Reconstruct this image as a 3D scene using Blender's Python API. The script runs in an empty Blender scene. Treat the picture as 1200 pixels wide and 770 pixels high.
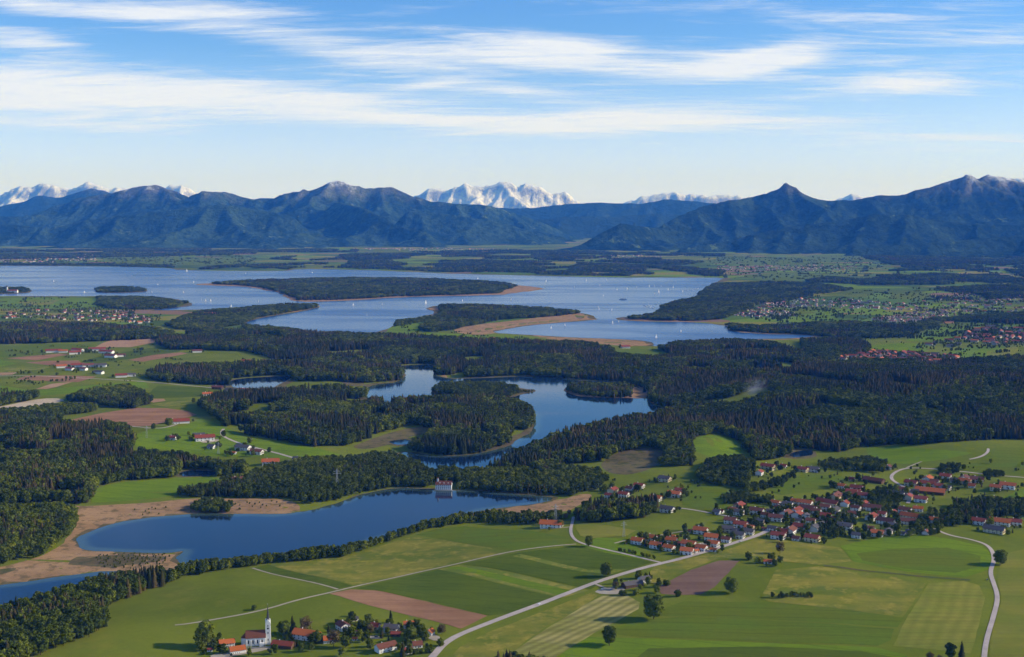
import bpy, math, random
import numpy as np
from mathutils import Vector, geometry, Matrix
R = math.radians
rng = np.random.default_rng(7)
random.seed(7)
S = bpy.context.scene
COL = S.collection

# ------------------------------------------------------------------ camera
F, CX, CY, HZ = 1450.0, 600.0, 385.0, 250.0        # pixel focal length, centre, horizon row of the 1200x770 frame
CAMH = 480.0
PITCH = math.atan((CY - HZ) / F)
cam = bpy.data.cameras.new('camera'); camo = bpy.data.objects.new('camera', cam); COL.objects.link(camo)
camo.location = (0, 0, CAMH); camo.rotation_euler = (math.pi / 2 - PITCH, 0, 0)
cam.sensor_width = 36; cam.lens = F / 1200 * 36; cam.clip_start = 1; cam.clip_end = 200000
S.camera = camo

# ------------------------------------------------------------------ light and exposure
SUN_EL, SUN_AZ = R(25), R(88)                       # azimuth clockwise from +Y (the view direction)
SKY_STRENGTH, SUN_STRENGTH = 0.14, 5.0
sun = bpy.data.lights.new('sun', 'SUN'); suno = bpy.data.objects.new('sun', sun); COL.objects.link(suno)
sun.energy = SUN_STRENGTH; sun.angle = R(0.53); sun.color = (1.0, 0.91, 0.76)
sdir = Vector((math.sin(SUN_AZ) * math.cos(SUN_EL), math.cos(SUN_AZ) * math.cos(SUN_EL), math.sin(SUN_EL)))
suno.rotation_euler = sdir.to_track_quat('Z', 'Y').to_euler(); suno.location = (2000, 0, 3000)
S.view_settings.view_transform = 'Standard'; S.view_settings.look = 'None'
S.view_settings.exposure = 0.0; S.view_settings.gamma = 1.0; S.view_settings.use_curve_mapping = False
cy = S.cycles
cy.max_bounces = 5; cy.diffuse_bounces = 2; cy.glossy_bounces = 2; cy.transmission_bounces = 2
cy.volume_bounces = 0; cy.transparent_max_bounces = 6; cy.use_adaptive_sampling = True; cy.adaptive_threshold = 0.02
cy.caustics_reflective = False; cy.caustics_refractive = False; cy.use_denoising = True

class NT:
    """small helper that chains shader nodes"""
    def __init__(s, tree): s.t = tree; s.n = tree.nodes; s.l = tree.links
    def node(s, kind, **kw):
        n = s.n.new(kind)
        for k, v in kw.items(): setattr(n, k, v)
        return n
    def put(s, sock, v):
        if isinstance(v, bpy.types.NodeSocket): s.l.new(v, sock)
        elif v is not None: sock.default_value = v
    def m(s, op, a, b=None, c=None, clamp=False):
        n = s.node('ShaderNodeMath', operation=op, use_clamp=clamp)
        s.put(n.inputs[0], a); s.put(n.inputs[1], b); s.put(n.inputs[2], c)
        return n.outputs[0]
    def vm(s, op, a, b=None):
        n = s.node('ShaderNodeVectorMath', operation=op); s.put(n.inputs[0], a); s.put(n.inputs[1], b)
        return n.outputs[0]
    def noise(s, vec, scale, detail=4, rough=0.55, dist=0.0, out='Fac'):
        n = s.node('ShaderNodeTexNoise'); s.put(n.inputs['Vector'], vec)
        s.put(n.inputs['Scale'], scale); s.put(n.inputs['Detail'], detail); s.put(n.inputs['Roughness'], rough); s.put(n.inputs['Distortion'], dist)
        return n.outputs[out]
    def ramp(s, fac, stops, interp='LINEAR'):
        n = s.node('ShaderNodeValToRGB'); n.color_ramp.interpolation = interp
        e = n.color_ramp.elements
        while len(e) < len(stops): e.new(0.5)
        for el, (p, c) in zip(e, stops):
            el.position = p; el.color = (*c, 1) if len(c) == 3 else c
        s.put(n.inputs[0], fac)
        return n.outputs[0]
    def mix(s, fac, a, b, blend='MIX'):
        n = s.node('ShaderNodeMix', data_type='RGBA', blend_type=blend)
        s.put(n.inputs[0], fac)
        for i, v in ((6, a), (7, b)):
            if isinstance(v, tuple) and len(v) == 3: v = (*v, 1)
            s.put(n.inputs[i], v)
        return n.outputs[2]
    def smooth(s, v, lo, hi):
        n = s.node('ShaderNodeMapRange', interpolation_type='SMOOTHSTEP')
        s.put(n.inputs[0], v); n.inputs[1].default_value = lo; n.inputs[2].default_value = hi
        return n.outputs[0]

# ------------------------------------------------------------------ sky
world = bpy.data.worlds.new('World'); S.world = world; world.use_nodes = True
wn = NT(world.node_tree); wn.n.clear()
sky = wn.node('ShaderNodeTexSky', sky_type='NISHITA', sun_disc=False)
sky.sun_elevation = SUN_EL; sky.sun_rotation = SUN_AZ; sky.altitude = 1000; sky.air_density = 1.0; sky.dust_density = 0.6; sky.ozone_density = 3.0
tc = wn.node('ShaderNodeTexCoord'); dirv = tc.outputs['Generated']
sp = wn.node('ShaderNodeSeparateXYZ'); wn.put(sp.inputs[0], dirv)
dx, dy, dz = sp.outputs
elev = wn.m('MULTIPLY', wn.m('ARCSINE', dz), 180 / math.pi)                 # degrees above the horizon
azim = wn.m('MULTIPLY', wn.m('ARCTAN2', dx, dy), 180 / math.pi)             # degrees clockwise from the view axis
dzc = wn.m('MAXIMUM', dz, 0.02)
zin = wn.m('ADD', dzc, 0.06)
cv = wn.node('ShaderNodeCombineXYZ')
wn.put(cv.inputs[0], wn.m('DIVIDE', dx, zin)); wn.put(cv.inputs[1], wn.m('DIVIDE', dy, zin)); wn.put(cv.inputs[2], 0.0)
plane = cv.outputs[0]
def streak(vec, ang, sx, sy, **kw):
    mp = wn.node('ShaderNodeMapping'); wn.put(mp.inputs[0], vec); mp.inputs['Rotation'].default_value = (0, 0, ang); mp.inputs['Scale'].default_value = (sx, sy, 1)
    return wn.noise(mp.outputs[0], 1.0, **kw)
s1 = streak(plane, R(8), 0.75, 1.9, detail=11, rough=0.64, dist=1.5)
s2 = streak(plane, R(-14), 0.16, 0.30, detail=5, rough=0.5, dist=0.4)
s3 = streak(plane, R(14), 2.0, 7.5, detail=10, rough=0.74, dist=1.6)
# banks of cirrus, each (azimuth, elevation, half width, half height, tilt, weight)
def px_dir(px, py):
    u, v = (px - CX) / F, (CY - py) / F
    y, z = math.cos(PITCH) + v * math.sin(PITCH), v * math.cos(PITCH) - math.sin(PITCH)
    L = math.sqrt(u * u + y * y + z * z)
    return math.degrees(math.atan2(u, y)), math.degrees(math.asin(z / L))
BANKS = [(120, 112, 230, 24, 0, .8), (330, 118, 190, 22, 4, .75), (600, 143, 230, 14, 2, .8), (-40, 100, 160, 34, 0, .8), (560, 58, 130, 20, 4, .7), (665, 62, 90, 17, 2, .95), (830, 80, 130, 17, -4, 1.0), (905, 68, 60, 14, -12, .8),
         (25, 46, 70, 13, 5, .9), (60, 8, 170, 12, 3, .85), (250, 12, 120, 10, -3, .5), (330, 40, 190, 24, 12, .42), (440, 66, 140, 16, 6, .4), (730, 138, 170, 14, -4, .75), (920, 144, 140, 8, 1, .7), (1055, 98, 100, 14, 2, 1.0),
         (620, 108, 110, 9, 6, .6), (1080, 165, 180, 12, 0, .55), (1150, 40, 160, 26, 4, .5), (880, 14, 240, 16, 4, .45), (1000, 70, 160, 10, 5, .3), (480, 12, 120, 7, -8, .3), (60, 146, 180, 8, 1, .5), (500, 100, 50, 5, -6, .5)]
acc = None
for (bx, by, hw, hh, tl, wgt) in BANKS:
    a0, e0 = px_dir(bx, by); k = 57.3 / F
    da, de = wn.m('SUBTRACT', azim, a0), wn.m('SUBTRACT', elev, e0)
    c_, s_ = math.cos(R(-tl)), math.sin(R(-tl))
    p = wn.m('DIVIDE', wn.m('ADD', wn.m('MULTIPLY', da, c_), wn.m('MULTIPLY', de, s_)), hw * k)
    q = wn.m('DIVIDE', wn.m('SUBTRACT', wn.m('MULTIPLY', de, c_), wn.m('MULTIPLY', da, s_)), hh * k)
    g = wn.m('MULTIPLY', wn.m('EXPONENT', wn.m('MULTIPLY', wn.m('ADD', wn.m('MULTIPLY', p, p), wn.m('MULTIPLY', q, q)), -1.0)), wgt)
    acc = g if acc is None else wn.m('ADD', acc, g)
# beyond the frame the same kind of cirrus goes on
gen = wn.m('MULTIPLY', wn.smooth(s2, 0.42, 0.66), wn.smooth(elev, 10.5, 15.0))
side = wn.m('MULTIPLY', wn.smooth(s2, 0.42, 0.66), wn.m('MULTIPLY', wn.smooth(wn.m('ABSOLUTE', azim), 25, 34), wn.smooth(elev, 3.0, 7.0)))
bank = wn.m('MINIMUM', wn.m('ADD', acc, wn.m('MULTIPLY', wn.m('MAXIMUM', gen, side), 0.75)), 1.15)
fine = wn.m('ADD', wn.m('MULTIPLY', s1, 0.58), wn.m('MULTIPLY', s3, 0.42))
cl = wn.m('MULTIPLY', wn.smooth(wn.m('ADD', wn.m('MULTIPLY', fine, 2.3), wn.m('MULTIPLY', bank, 0.72)), 1.24, 2.06), 0.96)
# Nishita tint: the photograph's deep blue
hs = wn.node('ShaderNodeHueSaturation'); wn.put(hs.inputs['Color'], sky.outputs[0]); hs.inputs['Saturation'].default_value = 1.25
skyc = wn.mix(1.0, hs.outputs[0], (0.86, 0.98, 1.26), 'MULTIPLY')
cloudc = (6.2, 6.6, 7.3, 1)
low = wn.m('MULTIPLY', wn.m('SUBTRACT', 1.0, wn.smooth(elev, 0.0, 8.0)), 0.7)
skyc = wn.mix(low, skyc, (5.6, 6.6, 10.4))     # pale band of thicker air along the whole horizon
mixc = wn.mix(cl, skyc, cloudc)
bg = wn.node('ShaderNodeBackground'); wn.put(bg.inputs[0], mixc); bg.inputs[1].default_value = SKY_STRENGTH
wo = wn.node('ShaderNodeOutputWorld'); wn.l.new(bg.outputs[0], wo.inputs[0])

# ------------------------------------------------------------------ numpy noise
def _hash(ix, iy, seed):
    n = (ix.astype(np.int64) * 374761393 + iy.astype(np.int64) * 668265263 + seed * 982451653) & 0xffffffff
    n = ((n ^ (n >> 13)) * 1274126177) & 0xffffffff
    return ((n ^ (n >> 16)) & 0xffff) / 65535.0
def vnoise(x, y, seed=0):
    ix, iy = np.floor(x), np.floor(y); fx, fy = x - ix, y - iy
    fx = fx * fx * fx * (fx * (fx * 6 - 15) + 10); fy = fy * fy * fy * (fy * (fy * 6 - 15) + 10)
    a, b = _hash(ix, iy, seed), _hash(ix + 1, iy, seed); c, d = _hash(ix, iy + 1, seed), _hash(ix + 1, iy + 1, seed)
    return (a * (1 - fx) + b * fx) * (1 - fy) + (c * (1 - fx) + d * fx) * fy
def fbm(x, y, octv=4, seed=0, gain=0.5):
    s = 0; a = 1; t = 0
    for o in range(octv):
        s = s + a * vnoise(x * 2 ** o + 17.3 * o, y * 2 ** o - 9.1 * o, seed + o); t += a; a *= gain
    return s / t
def ridged(x, y, octv=4, seed=0, gain=0.5):
    s = 0; a = 1; t = 0
    for o in range(octv):
        s = s + a * (1 - np.abs(2 * vnoise(x * 2 ** o + 31.7 * o, y * 2 ** o + 5.3 * o, seed + o) - 1)); t += a; a *= gain
    return s / t
def sstep(a, b, v):
    t = np.clip((v - a) / (b - a), 0, 1); return t * t * (3 - 2 * t)

# ------------------------------------------------------------------ photo pixel -> point on a level plane
CP, SP = math.cos(PITCH), math.sin(PITCH)
def pix0(px, py, z=0.0):
    u, v = (px - CX) / F, (CY - py) / F
    y, zz = CP + v * SP, v * CP - SP
    t = (z - CAMH) / zz
    return u * t, y * t
def pix_at(px, py, Y):
    """point of the pixel's ray at ground distance Y (for mountains, whose distance is known)"""
    u, v = (px - CX) / F, (CY - py) / F
    y, zz = CP + v * SP, v * CP - SP
    t = Y / y
    return u * t, Y, CAMH + zz * t

def pip(x, y, poly):
    """vectorised point in polygon"""
    if np.size(x) < 400:
        A = np.array(poly); B = np.roll(A, -1, 0); xs, ys_ = np.ravel(x)[:, None], np.ravel(y)[:, None]
        with np.errstate(divide='ignore', invalid='ignore'):
            c = ((A[:, 1] > ys_) != (B[:, 1] > ys_)) & (xs < (B[:, 0] - A[:, 0]) * (ys_ - A[:, 1]) / (B[:, 1] - A[:, 1]) + A[:, 0])
        return (c.sum(1) % 2 == 1).reshape(np.shape(x))
    inside = np.zeros(np.shape(x), bool); n = len(poly)
    for i in range(n):
        (x0, y0), (x1, y1) = poly[i], poly[(i + 1) % n]
        if y0 == y1: continue
        c = ((y0 > y) != (y1 > y)) & (x < (x1 - x0) * (y - y0) / (y1 - y0) + x0)
        inside ^= c
    return inside
def polydist(x, y, poly, closed=True):
    if np.size(x) < 400:
        A = np.array(poly); B = np.roll(A, -1, 0)
        if not closed: A, B = A[:-1], B[:-1]
        xs, ys_ = np.ravel(x)[:, None], np.ravel(y)[:, None]; E = B - A
        t = np.clip(((xs - A[:, 0]) * E[:, 0] + (ys_ - A[:, 1]) * E[:, 1]) / ((E ** 2).sum(1) + 1e-9), 0, 1)
        return np.sqrt(((xs - A[:, 0] - t * E[:, 0]) ** 2 + (ys_ - A[:, 1] - t * E[:, 1]) ** 2).min(1)).reshape(np.shape(x))
    d = np.full(np.shape(x), 1e12); n = len(poly)
    for i in range(n if closed else n - 1):
        (x0, y0), (x1, y1) = poly[i], poly[(i + 1) % n]
        ex, ey = x1 - x0, y1 - y0; L = ex * ex + ey * ey + 1e-9
        t = np.clip(((x - x0) * ex + (y - y0) * ey) / L, 0, 1)
        d = np.minimum(d, (x - x0 - t * ex) ** 2 + (y - y0 - t * ey) ** 2)
    return np.sqrt(d)
def smooth_poly(pts, closed=True, it=2):
    """Chaikin corner cutting"""
    for _ in range(it):
        out = []; n = len(pts)
        for i in range(n if closed else n - 1):
            a, b = pts[i], pts[(i + 1) % n]
            out += [(a[0] * .75 + b[0] * .25, a[1] * .75 + b[1] * .25), (a[0] * .25 + b[0] * .75, a[1] * .25 + b[1] * .75)]
        if not closed: out = [pts[0]] + out + [pts[-1]]
        pts = out
    return pts

# ------------------------------------------------------------------ water outlines (photo pixels)
WATER = {
 'chiemsee': [(-320,311),(0,311.5),(117,312),(200,314),(208,317),(333,318),(350,315),(400,316),(467,318),(533,321),(600,322.5),(700,325),(800,325.5),(850,325),(836,332),(822,342),(813,349),(793,351),(776,358),(772,362),(775,366),(750,370),(722,372),(727,376),(770,377),(813,377.5),(850,381),(853,387),(875,390),(897,392),(930,392),(960,393),(935,396.5),(883,397),(840,400),(800,401),(767,407),(763,399.5),(720,397.5),(667,395),(620,392.5),(573,390),(590,386),(607,383),(640,379.5),(667,377.5),(700,375),(697,371.5),(687,367),(660,366),(640,362),(573,358.5),(513,357.5),(497,362),(513,367),(490,372),(463,376),(460,385),(430,391),(400,390),(370,392),(333,386),(288,381),(297,374),(333,368.5),(373,361.5),(373,357.5),(333,357),(300,360),(233,363),(167,363.5),(213,360),(230,357.5),(220,354.5),(200,349),(173,348),(113,347),(60,347),(0,347),(-320,348)],
 'langbuergner': [(467,428),(510,427),(508,438),(523,444),(560,443),(613,441),(647,442),(680,446),(720,447),(757,456),(757,467),(783,483),(763,492),(717,496),(667,509),(642,517),(596,539),(568,553),(551,556),(516,551),(484,542),(463,533),(475,529),(520,535),(560,533),(600,521),(620,508),(628,497),(625,485),(600,471),(560,470),(507,471),(450,477),(430,467),(427,453),(473,447),(475,435)],
 'schlosssee': [(89,635),(94,642),(102,645),(140,647),(185,648.5),(205,647),(215,645.5),(211,649),(202,653),(204,658),(217,666),(252,660),(294,657),(350,650),(400,646),(435,635),(488,619),(547,604),(570,597),(620,592),(645,587),(650,583),(645,581.5),(596,579),(551,574.5),(519,575.5),(500,573),(463,572),(428,579),(400,588),(375,595),(350,600),(336,603),(280,602),(217,603),(168,607),(133,612),(105,623),(90,631)],
 'north_lake': [(-160,705),(0,686),(53,679),(95,673),(126,668),(160,674),(160,677),(130,686),(100,695),(40,712),(-30,730),(-160,760)],
 'forest_lake': [(268,445),(300,442),(345,441),(335,446),(323,452),(318,458),(285,457.5),(272,452)],
 'mill_pond': [(926,531),(936,528),(952,528),(953,532),(938,536),(927,536)],
 'left_pond': [(212,553),(225,551),(250,552),(252,556),(235,558),(214,557)],
 'reed_pond': [(455,517),(470,514),(482,516),(478,521),(460,521)],
}
ISLANDS = {
 'big_island': [(223,333.5),(245,332),(290,329),(340,327),(400,325.5),(500,326.5),(590,331.5),(613,335),(640,338),(625,340.5),(600,344),(587,345.5),(550,346.5),(467,348.5),(400,353),(345,354),(333,348),(326,343),(300,338),(285,335.5),(260,335)],
 'abbey_island': [(-70,338),(-20,336.5),(30,337),(38,340),(36,343.5),(0,345),(-70,345)],
 'grove_island': [(109,340),(115,337),(150,336.5),(172,339),(173,342),(140,343.5),(112,343)],
 'wooded_island': [(505,457),(515,452),(545,450),(590,452),(612,456),(627,457.5),(622,460),(607,463),(600,466),(560,466),(530,463),(510,461)],
 'reed_peninsula': [(659,456),(668,452),(700,453),(735,450),(750,455),(760,458),(757,466),(740,467),(700,466.5),(672,464)],
}
def wobble(poly, amp, seed, scale=0.02):
    """unproject, subdivide and roughen an outline so that shores are not drawn with a ruler"""
    P = smooth_poly([pix0(*p) for p in poly], True, 1)
    out = []
    for i in range(len(P)):
        a, b = P[i], P[(i + 1) % len(P)]
        L = math.hypot(b[0] - a[0], b[1] - a[1]); dist = math.hypot(*a)
        n = max(1, min(14, int(L / max(18, dist * 0.01))))
        for k in range(n):
            out.append((a[0] + (b[0] - a[0]) * k / n, a[1] + (b[1] - a[1]) * k / n))
    A = np.array(out); d = np.hypot(A[:, 0], A[:, 1]); am = amp * np.clip(d / 2000, .6, 4)
    A[:, 0] += (fbm(A[:, 0] * scale, A[:, 1] * scale, 3, seed) - .5) * 2 * am
    A[:, 1] += (fbm(A[:, 0] * scale + 50, A[:, 1] * scale, 3, seed + 9) - .5) * 2 * am * 1.3
    return [tuple(p) for p in A]
WPOLY = {k: wobble(v, 7 if k != 'chiemsee' else 6, i) for i, (k, v) in enumerate(WATER.items())}
IPOLY = {k: wobble(v, 7, 40 + i) for i, (k, v) in enumerate(ISLANDS.items())}

def shore_dist(x, y):
    """metres to the nearest shore: positive on land, negative on water"""
    d = np.full(np.shape(x), 1e9); wet = np.zeros(np.shape(x), bool)
    shp = np.shape(x); x = np.ravel(x); y = np.ravel(y); d = d.ravel(); wet = wet.ravel()
    for grp, isl in ((WPOLY, False), (IPOLY, True)):
        for p in grp.values():
            A = np.array(p); m = 700
            k = np.where((x > A[:, 0].min() - m) & (x < A[:, 0].max() + m) & (y > A[:, 1].min() - m) & (y < A[:, 1].max() + m))[0]
            if not len(k): continue
            xk, yk = x[k], y[k]
            d[k] = np.minimum(d[k], polydist(xk, yk, p)); i = pip(xk, yk, p)
            wet[k] = (wet[k] & ~i) if isl else (wet[k] | i)
    return np.where(wet, -d, d).reshape(shp)

# rounded hills: photo pixel of the centre, radius across, radius in depth, height
HILLS = [(842,527,55,70,20),(30,630,90,130,20),(330,480,220,160,14),(540,500,120,140,12),(700,520,170,160,10),(1000,470,500,500,22),(880,560,60,70,9),(1110,535,140,90,12),(1185,580,60,60,10),
         (300,690,170,130,7),(640,660,150,150,5),(1100,650,150,90,6),(150,520,200,160,8),(860,700,200,120,5),(700,440,500,300,12),(460,400,500,300,6),(1190,470,400,400,25),(60,755,120,90,10),(250,430,250,150,6)]
HW = [(*pix0(a, b), c, d, e) for a, b, c, d, e in HILLS]
def hgt(x, y):
    x = np.asarray(x, float); y = np.asarray(y, float)
    D = np.hypot(x, y); d = shore_dist(x, y)
    m = np.maximum(14, 0.008 * D)
    A = np.interp(D, [0, 2600, 4500, 7000, 20000], [14, 13, 9, 5, 5])
    rise = sstep(0, 1, (d - m) / np.interp(D, [0, 3000, 8000], [240, 260, 500]))
    d = np.minimum(d, 800)
    n = 0.35 + 0.9 * fbm(x / 420, y / 420, 2, 3) + 0.22 * (fbm(x / 150, y / 150, 2, 11) - .5)
    hill = 0
    for cx, cy_, rx, ry, hh in HW: hill = hill + hh * np.exp(-((x - cx) / rx) ** 2 - ((y - cy_) / ry) ** 2)
    z = -0.2 + rise * (A * n + hill) + 0.9 * sstep(0, 1, (d - m) / 25)
    far = np.clip((D - 9000) / 5000, 0, 1)
    z = z + far * rise * 25 * fbm(x / 1800, y / 1800, 2, 23)
    return np.where(d < 0, np.maximum(-0.2 + d * 0.08, -2.5), z)
def ground(px, py, it=7):
    px = np.atleast_1d(np.asarray(px, float)); py = np.atleast_1d(np.asarray(py, float)); z = np.zeros(px.shape)
    for k in range(it):
        x, y = pix0(px, py, z); z = z * .25 + hgt(x, y) * .75
    return x, y, z
def gp(px, py):
    x, y, z = ground(px, py); return float(x[0]), float(y[0]), float(z[0])
def gpoly(pts):
    A = np.array(pts, float); x, y, z = ground(A[:, 0], A[:, 1], 5); return list(zip(x.tolist(), y.tolist()))

# ------------------------------------------------------------------ mesh helpers
def mesh(name, V, Fc, mats=(), smooth=False, fmat=None):
    me = bpy.data.meshes.new(name)
    V = np.asarray(V, np.float32).reshape(-1, 3)
    if isinstance(Fc, np.ndarray) and Fc.ndim == 2:
        k = Fc.shape[1]; nf = len(Fc)
        me.vertices.add(len(V)); me.vertices.foreach_set('co', V.ravel())
        me.loops.add(nf * k); me.loops.foreach_set('vertex_index', Fc.astype(np.int32).ravel())
        me.polygons.add(nf); me.polygons.foreach_set('loop_start', np.arange(0, nf * k, k, dtype=np.int32))
        me.update(calc_edges=True); me.validate()
    else:
        me.from_pydata(V.tolist(), [], [list(f) for f in Fc]); me.update()
    for m_ in mats: me.materials.append(m_)
    if fmat is not None: me.polygons.foreach_set('material_index', np.asarray(fmat, np.int32))
    if smooth: me.polygons.foreach_set('use_smooth', np.ones(len(me.polygons), bool))
    return me
def obj(name, me, parent=None, loc=(0, 0, 0), **props):
    o = bpy.data.objects.new(name, me); COL.objects.link(o); o.parent = parent; o.location = loc
    for k, v in props.items(): o[k] = v
    return o
def thing(name, label, cat, loc=(0, 0, 0), rz=0.0, group=None, sc=(1, 1, 1)):
    o = bpy.data.objects.new(name, None); COL.objects.link(o); o.empty_display_size = 1
    o.location = loc; o.rotation_euler = (0, 0, rz); o.scale = sc
    o['label'] = label; o['category'] = cat
    if group: o['group'] = group
    return o
def fill(poly, step, inner=True):
    """triangulate a world outline with interior points -> verts2d, tris"""
    P = [Vector(p) for p in poly]; n = len(P)
    pts = list(P)
    if inner:
        A = np.array(poly); x0, y0 = A.min(0); x1, y1 = A.max(0)
        gx, gy = np.meshgrid(np.arange(x0 + step / 2, x1, step), np.arange(y0 + step / 2, y1, step))
        gx = gx.ravel(); gy = gy.ravel(); k = pip(gx, gy, poly)
        gx, gy = gx[k], gy[k]
        if len(gx):
            k = polydist(gx, gy, poly) > step * .4
            pts += [Vector((a, b)) for a, b in zip(gx[k], gy[k])]
    r = geometry.delaunay_2d_cdt(pts, [], [list(range(n))], 1, 1e-4)
    return np.array([tuple(v) for v in r[0]]), [f for f in r[2]]
def densify(poly, step, closed=True):
    out = []; n = len(poly)
    for i in range(n if closed else n - 1):
        a, b = poly[i], poly[(i + 1) % n]; L = math.hypot(b[0] - a[0], b[1] - a[1]); k = max(1, int(L / step))
        out += [(a[0] + (b[0] - a[0]) * j / k, a[1] + (b[1] - a[1]) * j / k) for j in range(k)]
    if not closed: out.append(poly[-1])
    return out
def roughen(poly, amp, seed):
    A = np.array(poly)
    A[:, 0] += (fbm(A[:, 0] / 30, A[:, 1] / 30, 2, seed) - .5) * 2 * amp; A[:, 1] += (fbm(A[:, 0] / 30 + 9, A[:, 1] / 30, 2, seed + 4) - .5) * 2 * amp
    return [tuple(p) for p in A]
def sheet(name, poly, mat, off, amp=1.5, seed=0, sm=1, world=False, **props):
    """a draped piece of ground: outline in photo pixels, laid on the terrain"""
    P = poly if world else gpoly(poly)
    D = math.hypot(*np.mean(np.array(P), axis=0)); step = max(13, D * 0.0085)
    if sm: P = smooth_poly(P, True, sm)
    P = roughen(densify(P, step), amp * max(1, D / 2500), seed)
    V2, T = fill(P, step)
    z = hgt(V2[:, 0], V2[:, 1]) + off
    me = mesh(name, np.column_stack([V2, z]), T, [mat], True)
    return obj(name, me, kind='structure', **props)
def ribbon(name, pts, width, mat, off, it=3, **props):
    P = densify(smooth_poly(gpoly(pts), False, it), 12, False); P = np.array(P)
    t = np.gradient(P, axis=0); t /= np.linalg.norm(t, axis=1)[:, None] + 1e-9; nrm = np.column_stack([-t[:, 1], t[:, 0]])
    rows = []
    for s in (-1, 0, 1):
        w = width * .5 * (1 + .10 * (fbm(P[:, 0] / 25 + s * 7, P[:, 1] / 25, 2, 5) - .5)); q = P + nrm * (s * w)[:, None]
        rows.append(np.column_stack([q, hgt(q[:, 0], q[:, 1]) + off + (0.06 if s == 0 else 0)]))
    n = len(P); V = np.concatenate(rows); Fc = []
    for r in range(2):
        for i in range(n - 1): Fc.append((r * n + i, (r + 1) * n + i, (r + 1) * n + i + 1, r * n + i + 1)[::-1])
    return obj(name, mesh(name, V, np.array(Fc), [mat], True), kind='structure', **props), P

# ------------------------------------------------------------------ materials
def new_mat(name, rough=0.9, spec=0.2):
    m = bpy.data.materials.new(name); m.use_nodes = True; t = NT(m.node_tree)
    b = m.node_tree.nodes['Principled BSDF']; b.inputs['Roughness'].default_value = rough; b.inputs['Specular IOR Level'].default_value = spec
    return m, t, b
def wpos(t): return t.node('ShaderNodeNewGeometry').outputs['Position']
def mapping(t, vec, rot=0, sc=(1, 1, 1)):
    mp = t.node('ShaderNodeMapping'); t.put(mp.inputs[0], vec); mp.inputs['Rotation'].default_value = (0, 0, rot); mp.inputs['Scale'].default_value = sc
    return mp.outputs[0]
def bump(t, b, h, strength, dist):
    n = t.node('ShaderNodeBump'); n.inputs['Strength'].default_value = strength; n.inputs['Distance'].default_value = dist
    t.put(n.inputs['Height'], h); t.l.new(n.outputs[0], b.inputs['Normal'])
def plain(name, col, rough=0.8, var=0.25, scale=0.6, spec=0.2, metal=0.0):
    m, t, b = new_mat(name, rough, spec); b.inputs['Metallic'].default_value = metal
    o = t.node('ShaderNodeTexCoord').outputs['Object']; n = t.noise(o, scale, 4)
    lo = tuple(c * (1 - var) for c in col); hi = tuple(min(1, c * (1 + var)) for c in col)
    t.put(b.inputs['Base Color'], t.ramp(n, [(.3, lo), (.7, hi)]))
    return m
def field_mat(name, c1, c2, rot=0.0, row=9.0, rowamp=0.25, patch=0.012, c3=None, rough=0.95, tram=0, swath=0):
    """crop, meadow or ploughed soil: patchy colour with drawn-out rows along one direction"""
    m, t, b = new_mat(name, rough, 0.0); p = wpos(t)
    big = t.noise(p, patch, 5, 0.6); fine = t.noise(p, 0.16, 4, 0.7)
    rows = t.noise(mapping(t, p, -rot, (0.006, 1.0 / row, 0)), 1.0, 3, 0.6)
    broad = t.noise(mapping(t, p, -rot, (0.0022, 0.22 / row, 0)), 1.0, 2, 0.5)
    f = t.m('ADD', t.m('MULTIPLY', big, 0.55), t.m('MULTIPLY', broad, 0.45))
    col = t.mix(t.smooth(f, .4, .6), c1, c2)
    if c3: col = t.mix(t.m('MULTIPLY', t.smooth(t.noise(p, patch * 2.6, 6, .68), .49, .64), .75), col, c3)
    if swath:
        w = t.node('ShaderNodeTexWave'); w.wave_type = 'BANDS'; w.bands_direction = 'Y'; t.put(w.inputs[0], mapping(t, p, -rot, (1, 1, 1))); w.inputs['Scale'].default_value = .3142 / swath; w.inputs['Distortion'].default_value = 3.5; w.inputs['Detail'].default_value = 3; w.inputs['Detail Scale'].default_value = .4
        col = t.mix(t.m('MULTIPLY', w.outputs['Fac'], .7 if swath < 12 else .3), col, tuple(v * .62 for v in c2))
    if tram:
        w = t.node('ShaderNodeTexWave'); w.wave_type = 'BANDS'; w.bands_direction = 'Y'; t.put(w.inputs[0], mapping(t, p, -rot, (1, 1, 1))); w.inputs['Scale'].default_value = .3142 / tram; w.inputs['Distortion'].default_value = .15; w.inputs['Detail'].default_value = 1
        col = t.mix(t.m('MULTIPLY', t.smooth(w.outputs['Fac'], .965, .995), .3), col, tuple(v * .45 for v in c1))
    mod = t.m('ADD', t.m('ADD', 1 - rowamp / 2 - .17, t.m('MULTIPLY', rows, rowamp)), t.m('MULTIPLY', fine, 0.34))
    t.put(b.inputs['Base Color'], t.mix(1.0, col, t.node_rgb(mod), 'MULTIPLY'))
    bump(t, b, t.m('ADD', fine, rows), 0.5, 0.35)
    return m
def node_rgb(self, v):
    c = self.node('ShaderNodeCombineColor')
    for i in range(3): self.put(c.inputs[i], v)
    return c.outputs[0]
NT.node_rgb = node_rgb

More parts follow.
